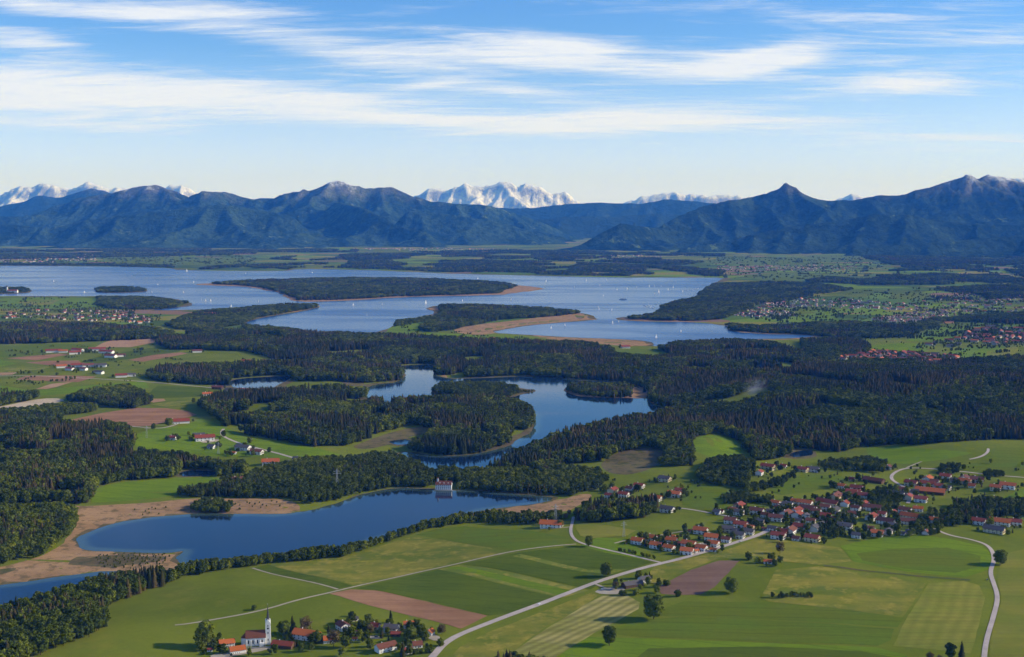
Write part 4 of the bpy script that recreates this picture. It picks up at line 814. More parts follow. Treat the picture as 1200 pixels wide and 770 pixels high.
# ------------------------------------------------------------------ woods: base outlines in photo pixels, share of spruce, tree height, density
WOODS = {
 'near_wood': (.62, 23, 1.0, [(-90,752),(0,724),(60,708),(110,694),(165,681),(188,679),(192,687),(165,697),(126,712),(124,738),(92,753),(50,770),(20,785),(-90,800)]),
 'shore_row': (.05, 15, 1.25, [(165,690),(217,668),(252,663),(300,658.5),(350,653),(400,649),(440,636.5),(490,620),(548,606),(550,612),(500,621),(470,631),(435,641.5),(400,654),(315,660.5),(294,664),(224,675),(189,687)]),
 'shore_wood': (.05, 13, .9, [(548,606),(570,603),(600,606),(640,606),(660,605),(650,612),(620,616),(580,614),(552,613)]),
 'hill_wood': (.12, 20, 1.0, [(-90,604),(0,600),(60,598),(84,602),(92,612),(88,622),(75,634),(45,654),(0,664),(-90,674)]),
 'left_wood': (.6, 24, 1.0, [(-90,508),(0,506),(60,503),(120,502),(150,508),(156,520),(150,530),(160,540),(205,550),(222,556),(205,560),(148,563),(108,573),(104,590),(60,591),(-90,595)]),
 'pond_wood': (.8, 22, 1.0, [(160,534),(215,538),(262,548),(290,548),(286,556),(254,559),(250,551),(205,549),(165,541)]),
 'carr_wood': (.15, 15, 1.0, [(205,579),(258,571),(262,562),(285,562),(300,556),(340,545),(400,540),(430,536),(458,534),(484,544),(505,553),(508,560),(507,571),(463,570.5),(428,577),(400,586),(352,591),(336,584),(266,583),(224,583)]),
 'castle_wood': (.15, 17, 1.0, [(533,573.5),(534,562),(540,556),(600,553),(660,552),(706,556),(712,566),(690,576),(668,582),(645,580.5),(596,578),(551,573.5)]),
 'behind_castle': (.15, 17, 1.0, [(509,561),(516,553),(540,557),(536,565),(520,567.5)]),
 'reed_grove': (.1, 14, 1.0, [(222,600),(240,588),(262,590),(270,596),(262,604),(240,605)]),
 'copse': (.6, 24, 1.0, [(674,610),(690,600),(730,596),(765,592),(772,596),(760,606),(720,612),(690,614)]),
 'peninsula_wood': (.68, 24, 1.0, [(235,478),(240,471),(300,463),(360,459),(425,456),(432,468),(450,477),(507,471),(560,470),(600,471.5),(624,486),(627,497),(619,508),(600,520),(560,532),(520,534),(478,528),(500,516),(512,504),(480,498),(440,510),(408,522),(370,524),(320,515),(287,508),(265,500),(252,490)]),
 'mid_wood_west': (.7, 23, 1.0, [(172,440),(185,434),(260,430),(330,428),(400,424),(425,426),(466,427),(473,446),(425,449),(345,447),(335,440),(300,441),(268,444),(270,452),(210,449),(176,446)]),
 'mid_wood': (.64, 23, 1.0, [(183,403),(190,396),(225,391),(280,390),(340,393),(400,393),(470,397),(560,401),(680,404),(718,412),(722,420),(750,422),(795,420),(770,410),(800,404),(850,402),(900,404),(940,415),(960,430),(1010,427),(1130,427),(1200,420),(1330,420),(1330,515),(1160,515),(1100,520),(1010,523),(985,530),(950,527),(925,527),(925,536),(885,540),(874,530),(868,518),(840,506),(812,513),(808,530),(815,545),(770,548),(785,532),(760,524),(722,530),(700,545),(700,552),(600,552),(570,553),(598,540),(642,518),(667,510),(717,497),(765,492),(784,484),(758,467),(758,455),(720,446.5),(680,445),(613,440),(560,442),(523,443.5),(509,437),(511,426.5),(466,426.5),(425,425),(400,423),(330,425),(290,412),(240,410),(200,410)]),
 'hamlet_wood': (.2, 17, .8, [(815,560),(830,545),(870,540),(885,550),(880,562),(870,573),(850,570),(825,568)]),
 'hamlet_wood_b': (.2, 14, .7, [(870,572),(900,566),(935,556),(938,560),(905,572),(878,580)]),
 'village_wood': (.15, 17, .9, [(1105,612),(1120,592),(1150,590),(1200,592),(1260,590),(1260,606),(1180,606),(1140,612),(1118,618)]),
 'village_wood_b': (.2, 16, .9, [(1010,540),(1040,545),(1035,555),(1000,552),(985,545)]),
 'gravel_wood': (.35, 21, 1.0, [(78,470),(110,462),(150,456),(172,464),(176,474),(160,479),(120,477),(115,473),(95,471)]),
 'gravel_wood_b': (.6, 21, 1.0, [(-60,468),(45,463.5),(42,468),(0,476.5),(-60,484)]),
 'gravel_wood_c': (.6, 20, 1.0, [(-60,492),(30,484),(72,480),(112,478),(112,483),(72,488),(70,497),(30,503),(-60,508)]),
 'west_wood': (.75, 23, 1.0, [(-90,386),(0,381),(60,381),(120,383),(180,388),(205,393),(185,397),(150,399),(90,401),(0,403.5),(-90,406)]),
 'north_point': (.2, 18, 1.0, [(195,381),(233,367),(300,361),(340,358),(371,358),(371,360.5),(297,373.5),(288,380),(240,388),(205,386)]),
 'north_point_b': (.2, 18, 1.0, [(115,349),(180,349.5),(218,355.5),(205,361),(165,363),(130,362),(115,357)]),
 'north_point_c': (.2, 18, .9, [(283,382),(333,386.5),(370,392.5),(345,394),(290,389)]),
 'island_wood': (.3, 20, 1.0, [(245,333),(290,330),(345,328.5),(400,327),(500,328),(585,332),(605,336),(585,344),(548,345.5),(467,347.5),(400,351.5),(350,352.5),(338,347),(330,343),(305,337),(285,334.5)]),
 'grove': (.1, 15, 1.0, [(111,340),(116,337.5),(150,337),(171,339),(171,341.5),(140,343),(113,342.5)]),
 'abbey_trees': (.1, 13, .5, [(-60,338.5),(-20,337),(28,337.5),(36,340),(34,343),(0,344.5),(-60,344.5)]),
 'wooded_island_trees': (.3, 16, 1.0, [(507,458),(516,453),(545,451),(590,453),(610,457),(607,462),(598,465),(560,465),(530,462.5),(512,461)]),
 'island_tip': (.0, 6, .5, [(608,458),(626,458),(620,460),(609,461)]),
 'peninsula_trees': (.4, 18, 1.0, [(661,457),(672,453),(702,454),(735,452),(740,458),(738,466),(700,466),(675,463)]),
 'spit_wood': (.3, 19, 1.0, [(515,359.5),(573,359.5),(640,363),(682,367),(650,371),(590,375),(560,380),(525,388),(505,389),(490,386),(505,376),(518,369)]),
 'spit_wood_b': (.1, 14, .8, [(460,378),(490,374),(505,372),(508,376),(480,380),(462,384)]),
 'harbour_wood': (.25, 18, 1.0, [(770,368),(776,360),(800,353),(815,350),(840,342),(900,341),(955,346),(930,352),(890,356),(870,366),(850,374),(813,376),(770,375.5),(735,374)]),
 'point_wood': (.2, 17, .9, [(836,334),(822,342),(816,349),(840,342),(900,340),(960,345),(1000,340),(960,333),(900,331)]),
 'east_band': (.3, 18, 1.0, [(850,381.5),(855,387),(900,391),(930,391),(1000,397),(1060,396),(1095,384),(1110,376),(1095,374),(1060,383),(1000,379),(930,382),(890,384)]),
 'east_band_b': (.6, 20, 1.0, [(940,400),(990,399),(1020,404),(1015,414),(985,420),(960,425),(940,412)]),
 'east_band_c': (.4, 18, 1.0, [(1105,376),(1130,372),(1200,368),(1300,366),(1300,378),(1200,380),(1140,378)]),
 'east_wood': (.5, 18, .9, [(1060,345),(1100,338),(1200,334),(1330,330),(1330,352),(1200,350),(1120,352)]),
 'foothill_wood': (.5, 22, 1.0, [(940,330),(1000,322),(1060,316),(1130,318),(1200,312),(1330,308),(1330,328),(1200,331),(1100,334),(1010,334)]),
 'south_shore_wood': (.5, 20, 1.0, [(210,316.5),(260,312),(330,310),(420,306),(520,305),(620,306),(720,310),(800,313),(845,318),(845,324),(780,324),(700,323.5),(600,321),(533,319.5),(467,316.5),(400,314),(350,313.5),(333,316.8)]),
 'south_moor_wood': (.6, 20, 1.0, [(300,303),(420,298),(540,297),(660,299),(780,303),(830,307),(800,311),(700,307),(600,304),(480,303),(360,306)]),
 'southwest_wood': (.4, 20, .8, [(-200,301),(0,298.5),(110,297),(210,296),(300,295),(300,298),(210,300),(110,302),(0,304),(-200,307)]),
 'southwest_shore': (.2, 18, .8, [(-200,310),(0,309),(115,309.5),(200,311),(205,314),(117,311.5),(0,311),(-200,310.8)]),
 'foothill_wood_b': (.5, 22, 1.0, [(1010,301),(1100,297),(1330,291),(1330,306),(1200,310),(1130,316),(1060,314)]),
 'valley_wood': (.6, 20, 1.0, [(480,295.5),(600,293.5),(680,293.5),(760,296),(850,298.5),(850,301),(700,298.5),(560,297.5)]),
 'south_wood_b': (.5, 20, .8, [(-200,294),(0,293),(150,291.8),(300,291.8),(420,293),(420,296),(300,295.5),(150,295.5),(0,297),(-200,298)]),
 'east_gardens': (.1, 11, .05, [(850,353),(920,349),(1000,350),(1100,342),(1200,337),(1300,336),(1300,368),(1200,368),(1110,376),(1040,381),(960,378),(880,373)]),
 'west_gardens': (.1, 10, .035, [(0,358),(60,354),(115,358),(190,372),(180,382),(100,380),(0,376)]),
 'east_gardens_b': (.1, 10, .04, [(980,408),(1060,410),(1130,396),(1210,380),(1240,380),(1240,406),(1140,410),(1110,427),(990,424)]),
 'far_gardens': (.2, 13, .05, [(820,300),(920,302),(1010,300),(1040,312),(1000,322),(900,328),(850,322)]),
 'far_gardens_b': (.2, 13, .07, [(0,298),(120,297),(300,300),(300,309),(200,312),(0,309)]),
 'slope_hedge': (.15, 11, .7, [(958,541),(985,540),(1012,546),(1005,554),(975,551),(958,548)]),
 'lane_hedge': (.1, 11, .7, [(1098,551),(1112,546),(1128,548),(1134,553),(1118,556),(1102,555)]),
 'lane_hedge_b': (.1, 9, .7, [(1150,557),(1158,553),(1174,555),(1176,559),(1160,560)]),
 'west_slope_trees': (.1, 10, .6, [(842,585),(858,578),(880,583),(905,585),(900,591),(870,590),(848,591)]),
 'bottom_strip': (.85, 20, 1.0, [(578,790),(610,784),(650,788),(660,810),(570,810)]),
 'bush_row': (.0, 6, .8, [(712,643),(740,647),(768,654),(768,657),(740,651),(712,645.5)]),
 'meadow_hedge': (.0, 8, .8, [(900,700),(925,697),(953,698),(953,701),(925,701),(902,702)]),
 'village_edge': (.1, 12, .6, [(960,615),(985,605),(1000,610),(1000,630),(975,632),(960,627)]),
 'village_core': (.1, 13, .5, [(1015,580),(1045,575),(1060,582),(1055,596),(1030,600),(1018,592)]),
 'village_core_b': (.1, 13, .45, [(1070,615),(1090,600),(1105,600),(1110,620),(1090,628),(1072,625)]),
 'village_core_c': (.1, 12, .35, [(885,610),(905,612),(905,622),(885,625)]),
 'village_core_d': (.1, 12, .4, [(975,580),(990,578),(995,592),(980,594),(960,582)]),
 'bog_bushes': (.0, 3.6, .34, [(110,651),(160,648),(200,650),(200,660),(150,668),(120,664)]),
 'bog_bushes_b': (.0, 4, .035, [(110,596),(200,590),(330,588),(345,594),(250,600),(170,604),(120,612)]),
 'pit_bushes': (.1, 6, .3, [(60,478),(75,474),(105,477),(110,480),(70,484)]),
 'castle_bushes': (.1, 9, .5, [(548,585),(575,581),(600,583),(580,590),(560,592)]),
}
# (x, y, height, kind index) of every tree, nearest ones become single objects, the rest instanced
CLEARP = [gpoly(c) for c in CLEARINGS]
KINDS = ['leafy0', 'leafy1', 'leafy2', 'leafy3', 'spruce0', 'spruce1', 'spruce2', 'spruce3']
ALLT = []
for wi, (wk, (conf, th, dens, pts)) in enumerate(WOODS.items()):
    P = gpoly(pts); A = np.array(P); Dm = np.hypot(*A.T).min(); Dc = np.hypot(*A.mean(0))
    P = roughen(densify(P, max(15, Dc * .006)), min(22, max(4, Dc * .003)), 300 + wi)
    A = np.array(P)
    sp0 = (7.9 if th > 10 else 4.5) * (1 + max(0, Dc - 2600) / 3600) / math.sqrt(dens * (2.6 if dens < .3 else 1)); sp0 = min(sp0, 26 if dens > .3 else 90)
    (x0, y0), (x1, y1) = A.min(0), A.max(0)
    gx, gy = np.meshgrid(np.arange(x0, x1 + sp0, sp0), np.arange(y0, y1 + sp0, sp0)); gx = gx.ravel(); gy = gy.ravel()
    gx = gx + rng.uniform(-.5, .5, gx.size) * sp0 * .95; gy = gy + rng.uniform(-.5, .5, gx.size) * sp0 * .95
    k = pip(gx, gy, P); gx, gy = gx[k], gy[k]
    if not len(gx): continue
    k = shore_dist(gx, gy) > np.maximum(2, sp0 * .2); gx, gy = gx[k], gy[k]
    k = np.ones(len(gx), bool)
    for RP, w in ROADP:
        if len(gx) and RP[:, 0].max() > x0 - 20 and RP[:, 0].min() < x1 + 20 and RP[:, 1].max() > y0 - 20 and RP[:, 1].min() < y1 + 20:
            k &= polydist(gx, gy, [tuple(q) for q in RP[::2]], False) > w * .5 + 3
    if dens < .3: k &= fbm(gx / 140, gy / 140, 4, 190 + wi) > .53
    for cp in CLEARP: k &= ~pip(gx, gy, cp)
    if wk in ('south_shore_wood', 'south_moor_wood', 'foothill_wood', 'foothill_wood_b', 'southwest_wood', 'valley_wood', 'south_wood_b', 'east_wood', 'east_band_c'): k &= fbm(gx / 420, gy / 650, 3, 175) < .57
    if wk in ('mid_wood', 'peninsula_wood', 'left_wood'): k &= fbm(gx / 190, gy / 190, 3, 171) < .69
    gx, gy = gx[k], gy[k]; n = len(gx)
    if not n: continue
    patch = fbm(gx / 130, gy / 130, 3, 60 + wi); edge = polydist(gx, gy, P)
    pc = np.clip(conf + (patch - .5) * 2.6 * (1 if .1 < conf else 0) - np.where(edge < 14, .3, 0), 0, 1)
    con = rng.random(n) < pc
    bp = fbm(gx / 160 + 3, gy / 160, 3, 130 + wi); brown = rng.random(n) < np.clip((bp - .42) * 4 * (1.6 if wk in ('near_wood', 'left_wood', 'copse') else .5), 0, .8)
    kind = np.where(con, np.where(brown, 7, 4 + rng.integers(0, 3, n)), rng.integers(0, 4, n))
    age = .72 + .5 * fbm(gx / 90 + 7, gy / 90, 3, 90 + wi)
    h = th * age * rng.uniform(.82, 1.12, n) * np.where(con, 1.06, .9)
    wide = np.full(n, max(1.0, min(2.2, sp0 * math.sqrt(dens) / 8.0)))
    ALLT.append(np.column_stack([gx, gy, h, kind, wide, np.full(n, wi)]))
ALLT = np.concatenate(ALLT)
vis = np.abs(ALLT[:, 0] / ALLT[:, 1]) < .43
dist = np.hypot(ALLT[:, 0], ALLT[:, 1]) / np.maximum(ALLT[:, 2], 8) + np.where(vis, 0, 1e9)
WKEYS = list(WOODS)
WLABEL = {'near_wood': ('in the mixed wood between the lake and the church meadow', 'trees of the mixed wood below the church meadow'),
 'shore_row': ('in the tree row along the lake shore above the striped fields', 'trees in the row along the lake shore'), 'shore_wood': ('by the reeds near the white farmhouse on the lake', 'trees by the reeds near the farmhouse'),
 'hill_wood': ('on the rounded wooded hill beside the reed bed', 'trees on the wooded hill by the reed bed'), 'copse': ('in the compact copse beside the lane', 'trees of the copse beside the lane'), 'reed_grove': ('in the small grove on the reedy lake shore', 'trees of the grove on the reedy shore')}
single = np.zeros(len(ALLT), bool)
for con in (False, True):
    idx = np.where(((ALLT[:, 3] >= 4) == con) & vis)[0]; idx = idx[np.argsort(dist[idx])][:250 if con else 215]
    idx = [i for i in idx if WKEYS[int(ALLT[i, 5])] in WLABEL]
    single[idx] = True
for i in np.where(single)[0]:
    x, y, h, kd, wide, wi = ALLT[i]; nm = KINDS[int(kd)]; lab, grp = WLABEL[WKEYS[int(wi)]]
    kind, var = nm[:-1], int(nm[-1])
    tree(kind, var, x, y, h, ('dark slender spruce ' if kind == 'spruce' else 'leafy green broadleaf tree ') + lab, grp, wide)
# instancing of the remaining woods
PROTO = bpy.data.collections.new('tree_forms')
for i, nm in enumerate(KINDS):
    o = bpy.data.objects.new('%02d_form' % i, CROWN[nm[:-1], int(nm[-1])]); PROTO.objects.link(o)
def forest_tree_group():
    g = bpy.data.node_groups.new('wood', 'GeometryNodeTree')
    g.interface.new_socket('Geometry', in_out='INPUT', socket_type='NodeSocketGeometry'); g.interface.new_socket('Geometry', in_out='OUTPUT', socket_type='NodeSocketGeometry')
    n, l = g.nodes, g.links
    gi, go = n.new('NodeGroupInput'), n.new('NodeGroupOutput'); inst = n.new('GeometryNodeInstanceOnPoints'); ci = n.new('GeometryNodeCollectionInfo')
    ci.inputs['Collection'].default_value = PROTO; ci.inputs['Separate Children'].default_value = True; ci.inputs['Reset Children'].default_value = True
    def attr(name, ty):
        a = n.new('GeometryNodeInputNamedAttribute'); a.data_type = ty; a.inputs['Name'].default_value = name; return next(o_ for o_ in a.outputs if o_.enabled and o_.name == 'Attribute')
    l.new(gi.outputs[0], inst.inputs['Points']); l.new(ci.outputs[0], inst.inputs['Instance']); inst.inputs['Pick Instance'].default_value = True
    l.new(attr('form', 'INT'), inst.inputs['Instance Index']); l.new(attr('size', 'FLOAT_VECTOR'), inst.inputs['Scale'])
    cx_ = n.new('ShaderNodeCombineXYZ'); l.new(attr('turn', 'FLOAT'), cx_.inputs[2]); l.new(cx_.outputs[0], inst.inputs['Rotation'])
    l.new(inst.outputs[0], go.inputs[0])
    return g
GNG = forest_tree_group()
WNAME = {'near_wood': 'wood', 'mid_wood': 'forest'}
for wi, wk in enumerate(WKEYS):
    T = ALLT[(ALLT[:, 5] == wi) & ~single]
    if not len(T): continue
    z = hgt(T[:, 0], T[:, 1]) - .2
    me = bpy.data.meshes.new('wood'); me.vertices.add(len(T)); me.vertices.foreach_set('co', np.column_stack([T[:, 0], T[:, 1], z]).astype(np.float32).ravel())
    a = me.attributes.new('form', 'INT', 'POINT'); a.data.foreach_set('value', T[:, 3].astype(np.int32))
    a = me.attributes.new('turn', 'FLOAT', 'POINT'); a.data.foreach_set('value', rng.uniform(0, 6.28, len(T)).astype(np.float32))
    a = me.attributes.new('size', 'FLOAT_VECTOR', 'POINT'); w = T[:, 2] * T[:, 4]; a.data.foreach_set('vector', np.column_stack([w, w, T[:, 2]]).astype(np.float32).ravel())
    me.update()
    o = obj('bushes' if WOODS[wk][1] < 10 else 'wood', me, kind='stuff'); md = o.modifiers.new('trees', 'NODES'); md.node_group = GNG
    o['label'] = 'dense wood seen as one mass of crowns'; o['category'] = 'wood'
print('trees', len(ALLT), 'single', single.sum())

# ------------------------------------------------------------------ buildings
M['white'] = plain('white_render', (.78, .76, .71), .85, .06, .5)
M['far_wall'] = plain('weathered_render', (.42, .39, .35), .9, .25, .05)
M['cream'] = plain('cream_render', (.68, .57, .36), .85, .07, .5)
M['timber'] = plain('brown_timber', (.12, .07, .04), .85, .3, 2.5)
M['glass'] = plain('window_glass', (.03, .035, .045), .15, .2, 1, .5)
M['door'] = plain('door_wood', (.13, .075, .04), .6, .2, 2)
M['stone'] = plain('grey_stone', (.3, .29, .27), .9, .2, 1.5)
M['steel'] = plain('galvanised_steel', (.42, .44, .46), .5, .1, .5, .4, .4)
def roof_mat(name, c, v=.22):
    m, t, b = new_mat(name, .8, .2); o = t.node('ShaderNodeTexCoord').outputs['Object']; oi = t.node('ShaderNodeObjectInfo')
    n = t.noise(o, .5, 5, .7); rows = t.node('ShaderNodeTexWave'); rows.wave_type = 'BANDS'; rows.bands_direction = 'Z'; t.put(rows.inputs[0], o); rows.inputs['Scale'].default_value = 1.2; rows.inputs['Distortion'].default_value = .6
    f = t.m('ADD', t.m('MULTIPLY', n, .55), t.m('ADD', t.m('MULTIPLY', rows.outputs['Fac'], .12), t.m('MULTIPLY', oi.outputs['Random'], .33)))
    t.put(b.inputs['Base Color'], t.ramp(f, [(.25, tuple(x * (1 - v) for x in c)), (.75, tuple(min(1, x * (1 + v)) for x in c))])); bump(t, b, rows.outputs['Fac'], .4, .05)
    return m
M['orange'] = roof_mat('orange_clay_tiles', (.44, .115, .032)); M['red'] = roof_mat('red_clay_tiles', (.25, .058, .032)); M['brown'] = roof_mat('brown_clay_tiles', (.16, .058, .035)); M['grey'] = roof_mat('dark_grey_tiles', (.095, .085, .085))
ROOFWORD = {'orange': 'orange', 'red': 'red', 'brown': 'brown', 'grey': 'dark grey'}
def box(V, Fc, x0, x1, y0, y1, z0, z1):
    n = len(V); V += [(x0, y0, z0), (x1, y0, z0), (x1, y1, z0), (x0, y1, z0), (x0, y0, z1), (x1, y0, z1), (x1, y1, z1), (x0, y1, z1)]
    Fc += [tuple(n + i for i in f) for f in ((3, 2, 1, 0), (4, 5, 6, 7), (0, 1, 5, 4), (1, 2, 6, 5), (2, 3, 7, 6), (3, 0, 4, 7))]
def boxmesh(name, mat, *bs):
    V, Fc = [], []
    for q in bs: box(V, Fc, *q)
    return mesh(name, V, Fc, [mat])
def gable_wall(name, L, W, H, rise, mat):
    l, w = L / 2, W / 2
    V = [(-l, -w, -1.5), (l, -w, -1.5), (l, w, -1.5), (-l, w, -1.5), (-l, -w, H), (l, -w, H), (l, w, H), (-l, w, H), (-l, 0, H + rise), (l, 0, H + rise)]
    return mesh(name, V, [(0, 1, 5, 4), (2, 3, 7, 6), (1, 2, 6, 9, 5), (3, 0, 4, 8, 7), (4, 5, 9, 8), (6, 7, 8, 9)], [mat])
def gable_roof(name, L, W, H, rise, over, mat, th=.3):
    """two pitched slabs meeting at the ridge, overhanging eaves and gables"""
    l, w = L / 2 + over, W / 2 + over; drop = over * rise / (W / 2); V, Fc = [], []
    sec = [(-w, H - drop + .06), (0, H + rise + .06), (w, H - drop + .06), (w, H - drop + .06 + th), (0, H + rise + .06 + th * 1.15), (-w, H - drop + .06 + th)]
    for x in (-l, l): V += [(x, y, z) for y, z in sec]
    for k in range(6): a, b_ = k, (k + 1) % 6; Fc.append((a, b_, 6 + b_, 6 + a)[::-1])
    Fc += [(0, 1, 4, 5)[::-1], (1, 2, 3, 4)[::-1], (6, 7, 10, 11), (7, 8, 9, 10)]
    return mesh(name, V, Fc, [mat])
SHAPES = {  # length, width, wall height, rise, overhang, storeys
 'house': (13, 10.5, 5.2, 2.7, 1.0, 2), 'cottage': (10, 9, 3.4, 3.0, .8, 1), 'farmhouse': (25, 13, 6.0, 3.6, 1.3, 2), 'barn': (36, 15, 4.6, 3.9, 1.0, 1), 'shed': (8, 6, 2.6, 1.5, .5, 1)}
HM = {}
def house_meshes(shape, roof, wall):
    key = (shape, roof, wall)
    if key in HM: return HM[key]
    L, W, H, rise, ov, st = SHAPES[shape]; d = {}
    d['wall'] = gable_wall('wall', L, W, H, rise, M[wall]); d['roof'] = gable_roof('roof', L, W, H, rise, ov, M[roof])
    d['chimney'] = boxmesh('chimney', M['white' if roof != 'grey' else 'stone'], (-L * .2 - .4, -L * .2 + .4, .6, 1.4, H + rise * .5, H + rise + 1.2))
    wins = []
    ww, wh = .65, .75
    for s_ in range(st):
        zc = 1.5 + s_ * 2.7
        n = max(2, int(L / 4.2))
        for i in range(n):
            x = -L / 2 + L * (i + .5) / n
            wins.append((x - ww, x + ww, -W / 2 - .06, -W / 2 + .1, zc - wh, zc + wh))
        for y in (-W * .26, 0 if s_ else W * .02, W * .26):
            wins.append((L / 2 - .1, L / 2 + .06, y - ww, y + ww, zc - wh, zc + wh))
    d['window'] = [boxmesh('window', M['glass'], w_) for w_ in (wins if shape != 'barn' else wins[:5])]
    d['door'] = boxmesh('door', M['door'], (L * .08 - .6, L * .08 + .6, -W / 2 - .08, -W / 2 + .1, -.2, 2.1)) if shape != 'barn' else boxmesh('door', M['door'], (L / 2 - .1, L / 2 + .1, -2.2, 2.2, 0, 3.9))
    if shape in ('house', 'farmhouse'): d['balcony'] = boxmesh('balcony', M['timber'], (L / 2, L / 2 + 1.1, -W * .42, W * .42, 2.65, 2.8), (L / 2 + 1.0, L / 2 + 1.1, -W * .42, W * .42, 2.8, 3.7))
    if shape == 'barn': d['gable_boards'] = boxmesh('gable_boards', M['timber'], (L / 2, L / 2 + .08, -W * .34, W * .34, H - .6, H + .9))
    HM[key] = d
    return d
HOUSES = []
def house(shape, roof, wall, x, y, Lm, rz, label, group=None, detail=True, name=None):
    z = float(hgt(np.array([x]), np.array([y]))[0]); s_ = Lm / SHAPES[shape][0]; sv = min(1.25, max(.8, s_ ** .6))
    d = house_meshes(shape, roof, wall)
    t_ = thing(name or {'house': 'house', 'cottage': 'house', 'farmhouse': 'farmhouse', 'barn': 'barn', 'shed': 'shed'}[shape], label, {'barn': 'barn', 'shed': 'shed'}.get(shape, 'house'), (x, y, z), rz, group, (s_, min(1.3, max(.75, s_)), sv))
    HOUSES.append((x, y, Lm))
    obj('wall', d['wall'], t_); r_ = obj('roof', d['roof'], t_)
    if detail:
        if shape != 'shed': obj('chimney', d['chimney'], r_)
        for w_ in d['window']: obj('window', w_, t_)
        obj('door', d['door'], t_)
        for k in ('balcony', 'gable_boards'):
            if k in d: obj(k, d[k], t_)
    return t_
def hp(shape, roof, wall, px, py, Lpx, rz, label, group=None, detail=True, name=None):
    x, y, z = gp(px, py); return house(shape, roof, wall, x, y, Lpx * math.hypot(x, y) / F, R(rz), label, group, detail, name)

# hamlet round the church
hp('farmhouse','orange','white',266,757,17,18,'white farmhouse with bright orange roof beside the church','houses round the church')
hp('barn','orange','white',278,764,18,24,'low orange-roofed barn in front of the church farm','houses round the church')
hp('shed','red','white',246,763,6,10,'tiny white shed with red roof beside the big tree','houses round the church')
hp('barn','red','timber',332,758,26,-16,'long timber barn with red-brown roof right beside the church tower','houses round the church')
hp('farmhouse','orange','white',359,748,29,-22,'big white farmhouse with long orange roof behind the timber barn','houses round the church')
hp('barn','orange','white',386,752,14,10,'orange-roofed outbuilding next to the big farmhouse','houses round the church')
hp('house','brown','white',402,737,15,-55,'white house with brown roof and lit gable at the hamlet edge','houses round the church')
hp('shed','brown','white',417,743,10,-10,'low white annex with brown roof behind the white house','houses round the church')
hp('cottage','red','cream',440,736,10,-20,'small cream house with red roof below the ploughed field','houses round the church')
hp('house','grey','white',459,740,16,-14,'white two storey house with dark grey roof beside the tall spruce','houses round the church')
hp('house','orange','white',479,735,12,10,'orange-roofed house half hidden behind garden trees','houses round the church')
hp('house','orange','white',504,744,10,70,'white house with bright orange roof and gable near the road','houses round the church')
hp('farmhouse','brown','white',452,762,24,35,'large white house with dark brown roof on the lawn','houses round the church')
hp('shed','red','timber',464,745,11,-5,'timber garage with red-brown roof in the hamlet','houses round the church')
hp('cottage','red','white',478,765,10,30,'small white house with red roof beside the dark spruce','houses round the church')
hp('cottage','brown','white',489,758,11,15,'white cottage with brown roof at the hamlet lane','houses round the church')
hp('shed','orange','white',416,750,6,0,'small garden shed with orange roof in the hamlet','houses round the church')
hp('shed','grey','white',415,727,9,20,'grey-roofed shed at the meadow edge of the hamlet','houses round the church')
# single farms
hp('farmhouse','orange','white',646,618,25,-12,'white farmhouse with orange roof beside the lake lane',None)
hp('barn','grey','timber',741,687,25,28,'dark timber barn with grey roof beside the main road',None)
hp('farmhouse','grey','white',755,682,13,28,'white house end with grey roof joined to the roadside barn',None)
hp('cottage','red','white',654,617,9,40,'low red-roofed annex beside the lake lane farmhouse',None)
# new hamlet on the main road
NEWH = [(747,637,13,'orange'),(763,633,12,'orange'),(769,642,13,'orange'),(784,645,12,'orange'),(787,636,12,'orange'),(788,630,7,'orange'),(796,638,8,'red'),(807,641,15,'orange'),(805,649,14,'orange'),(822,645,12,'orange'),(816,647,7,'orange'),(810,624,7,'orange'),(821,625,15,'orange'),(834,633,15,'orange'),(836,640,12,'orange'),(851,635,10,'brown'),(836,646,8,'orange'),(853,623,13,'grey'),(864,625,9,'grey'),(877,626,12,'grey'),(865,630,14,'grey'),(856,613,13,'brown'),(868,618,14,'red'),(878,621,10,'orange'),(896,621,6,'orange')]
for i, (a, b_, l_, rf) in enumerate(NEWH):
    hp('house' if l_ > 8 else 'shed', rf, 'cream' if i % 6 == 5 else 'white', a, b_, l_, -28 + random.uniform(-7, 7) + (60 if i in (10,) else 0), f"{'white house' if l_ > 8 else 'small annex'} with {ROOFWORD[rf]} roof in the new estate beside the main road", 'houses of the estate beside the main road')
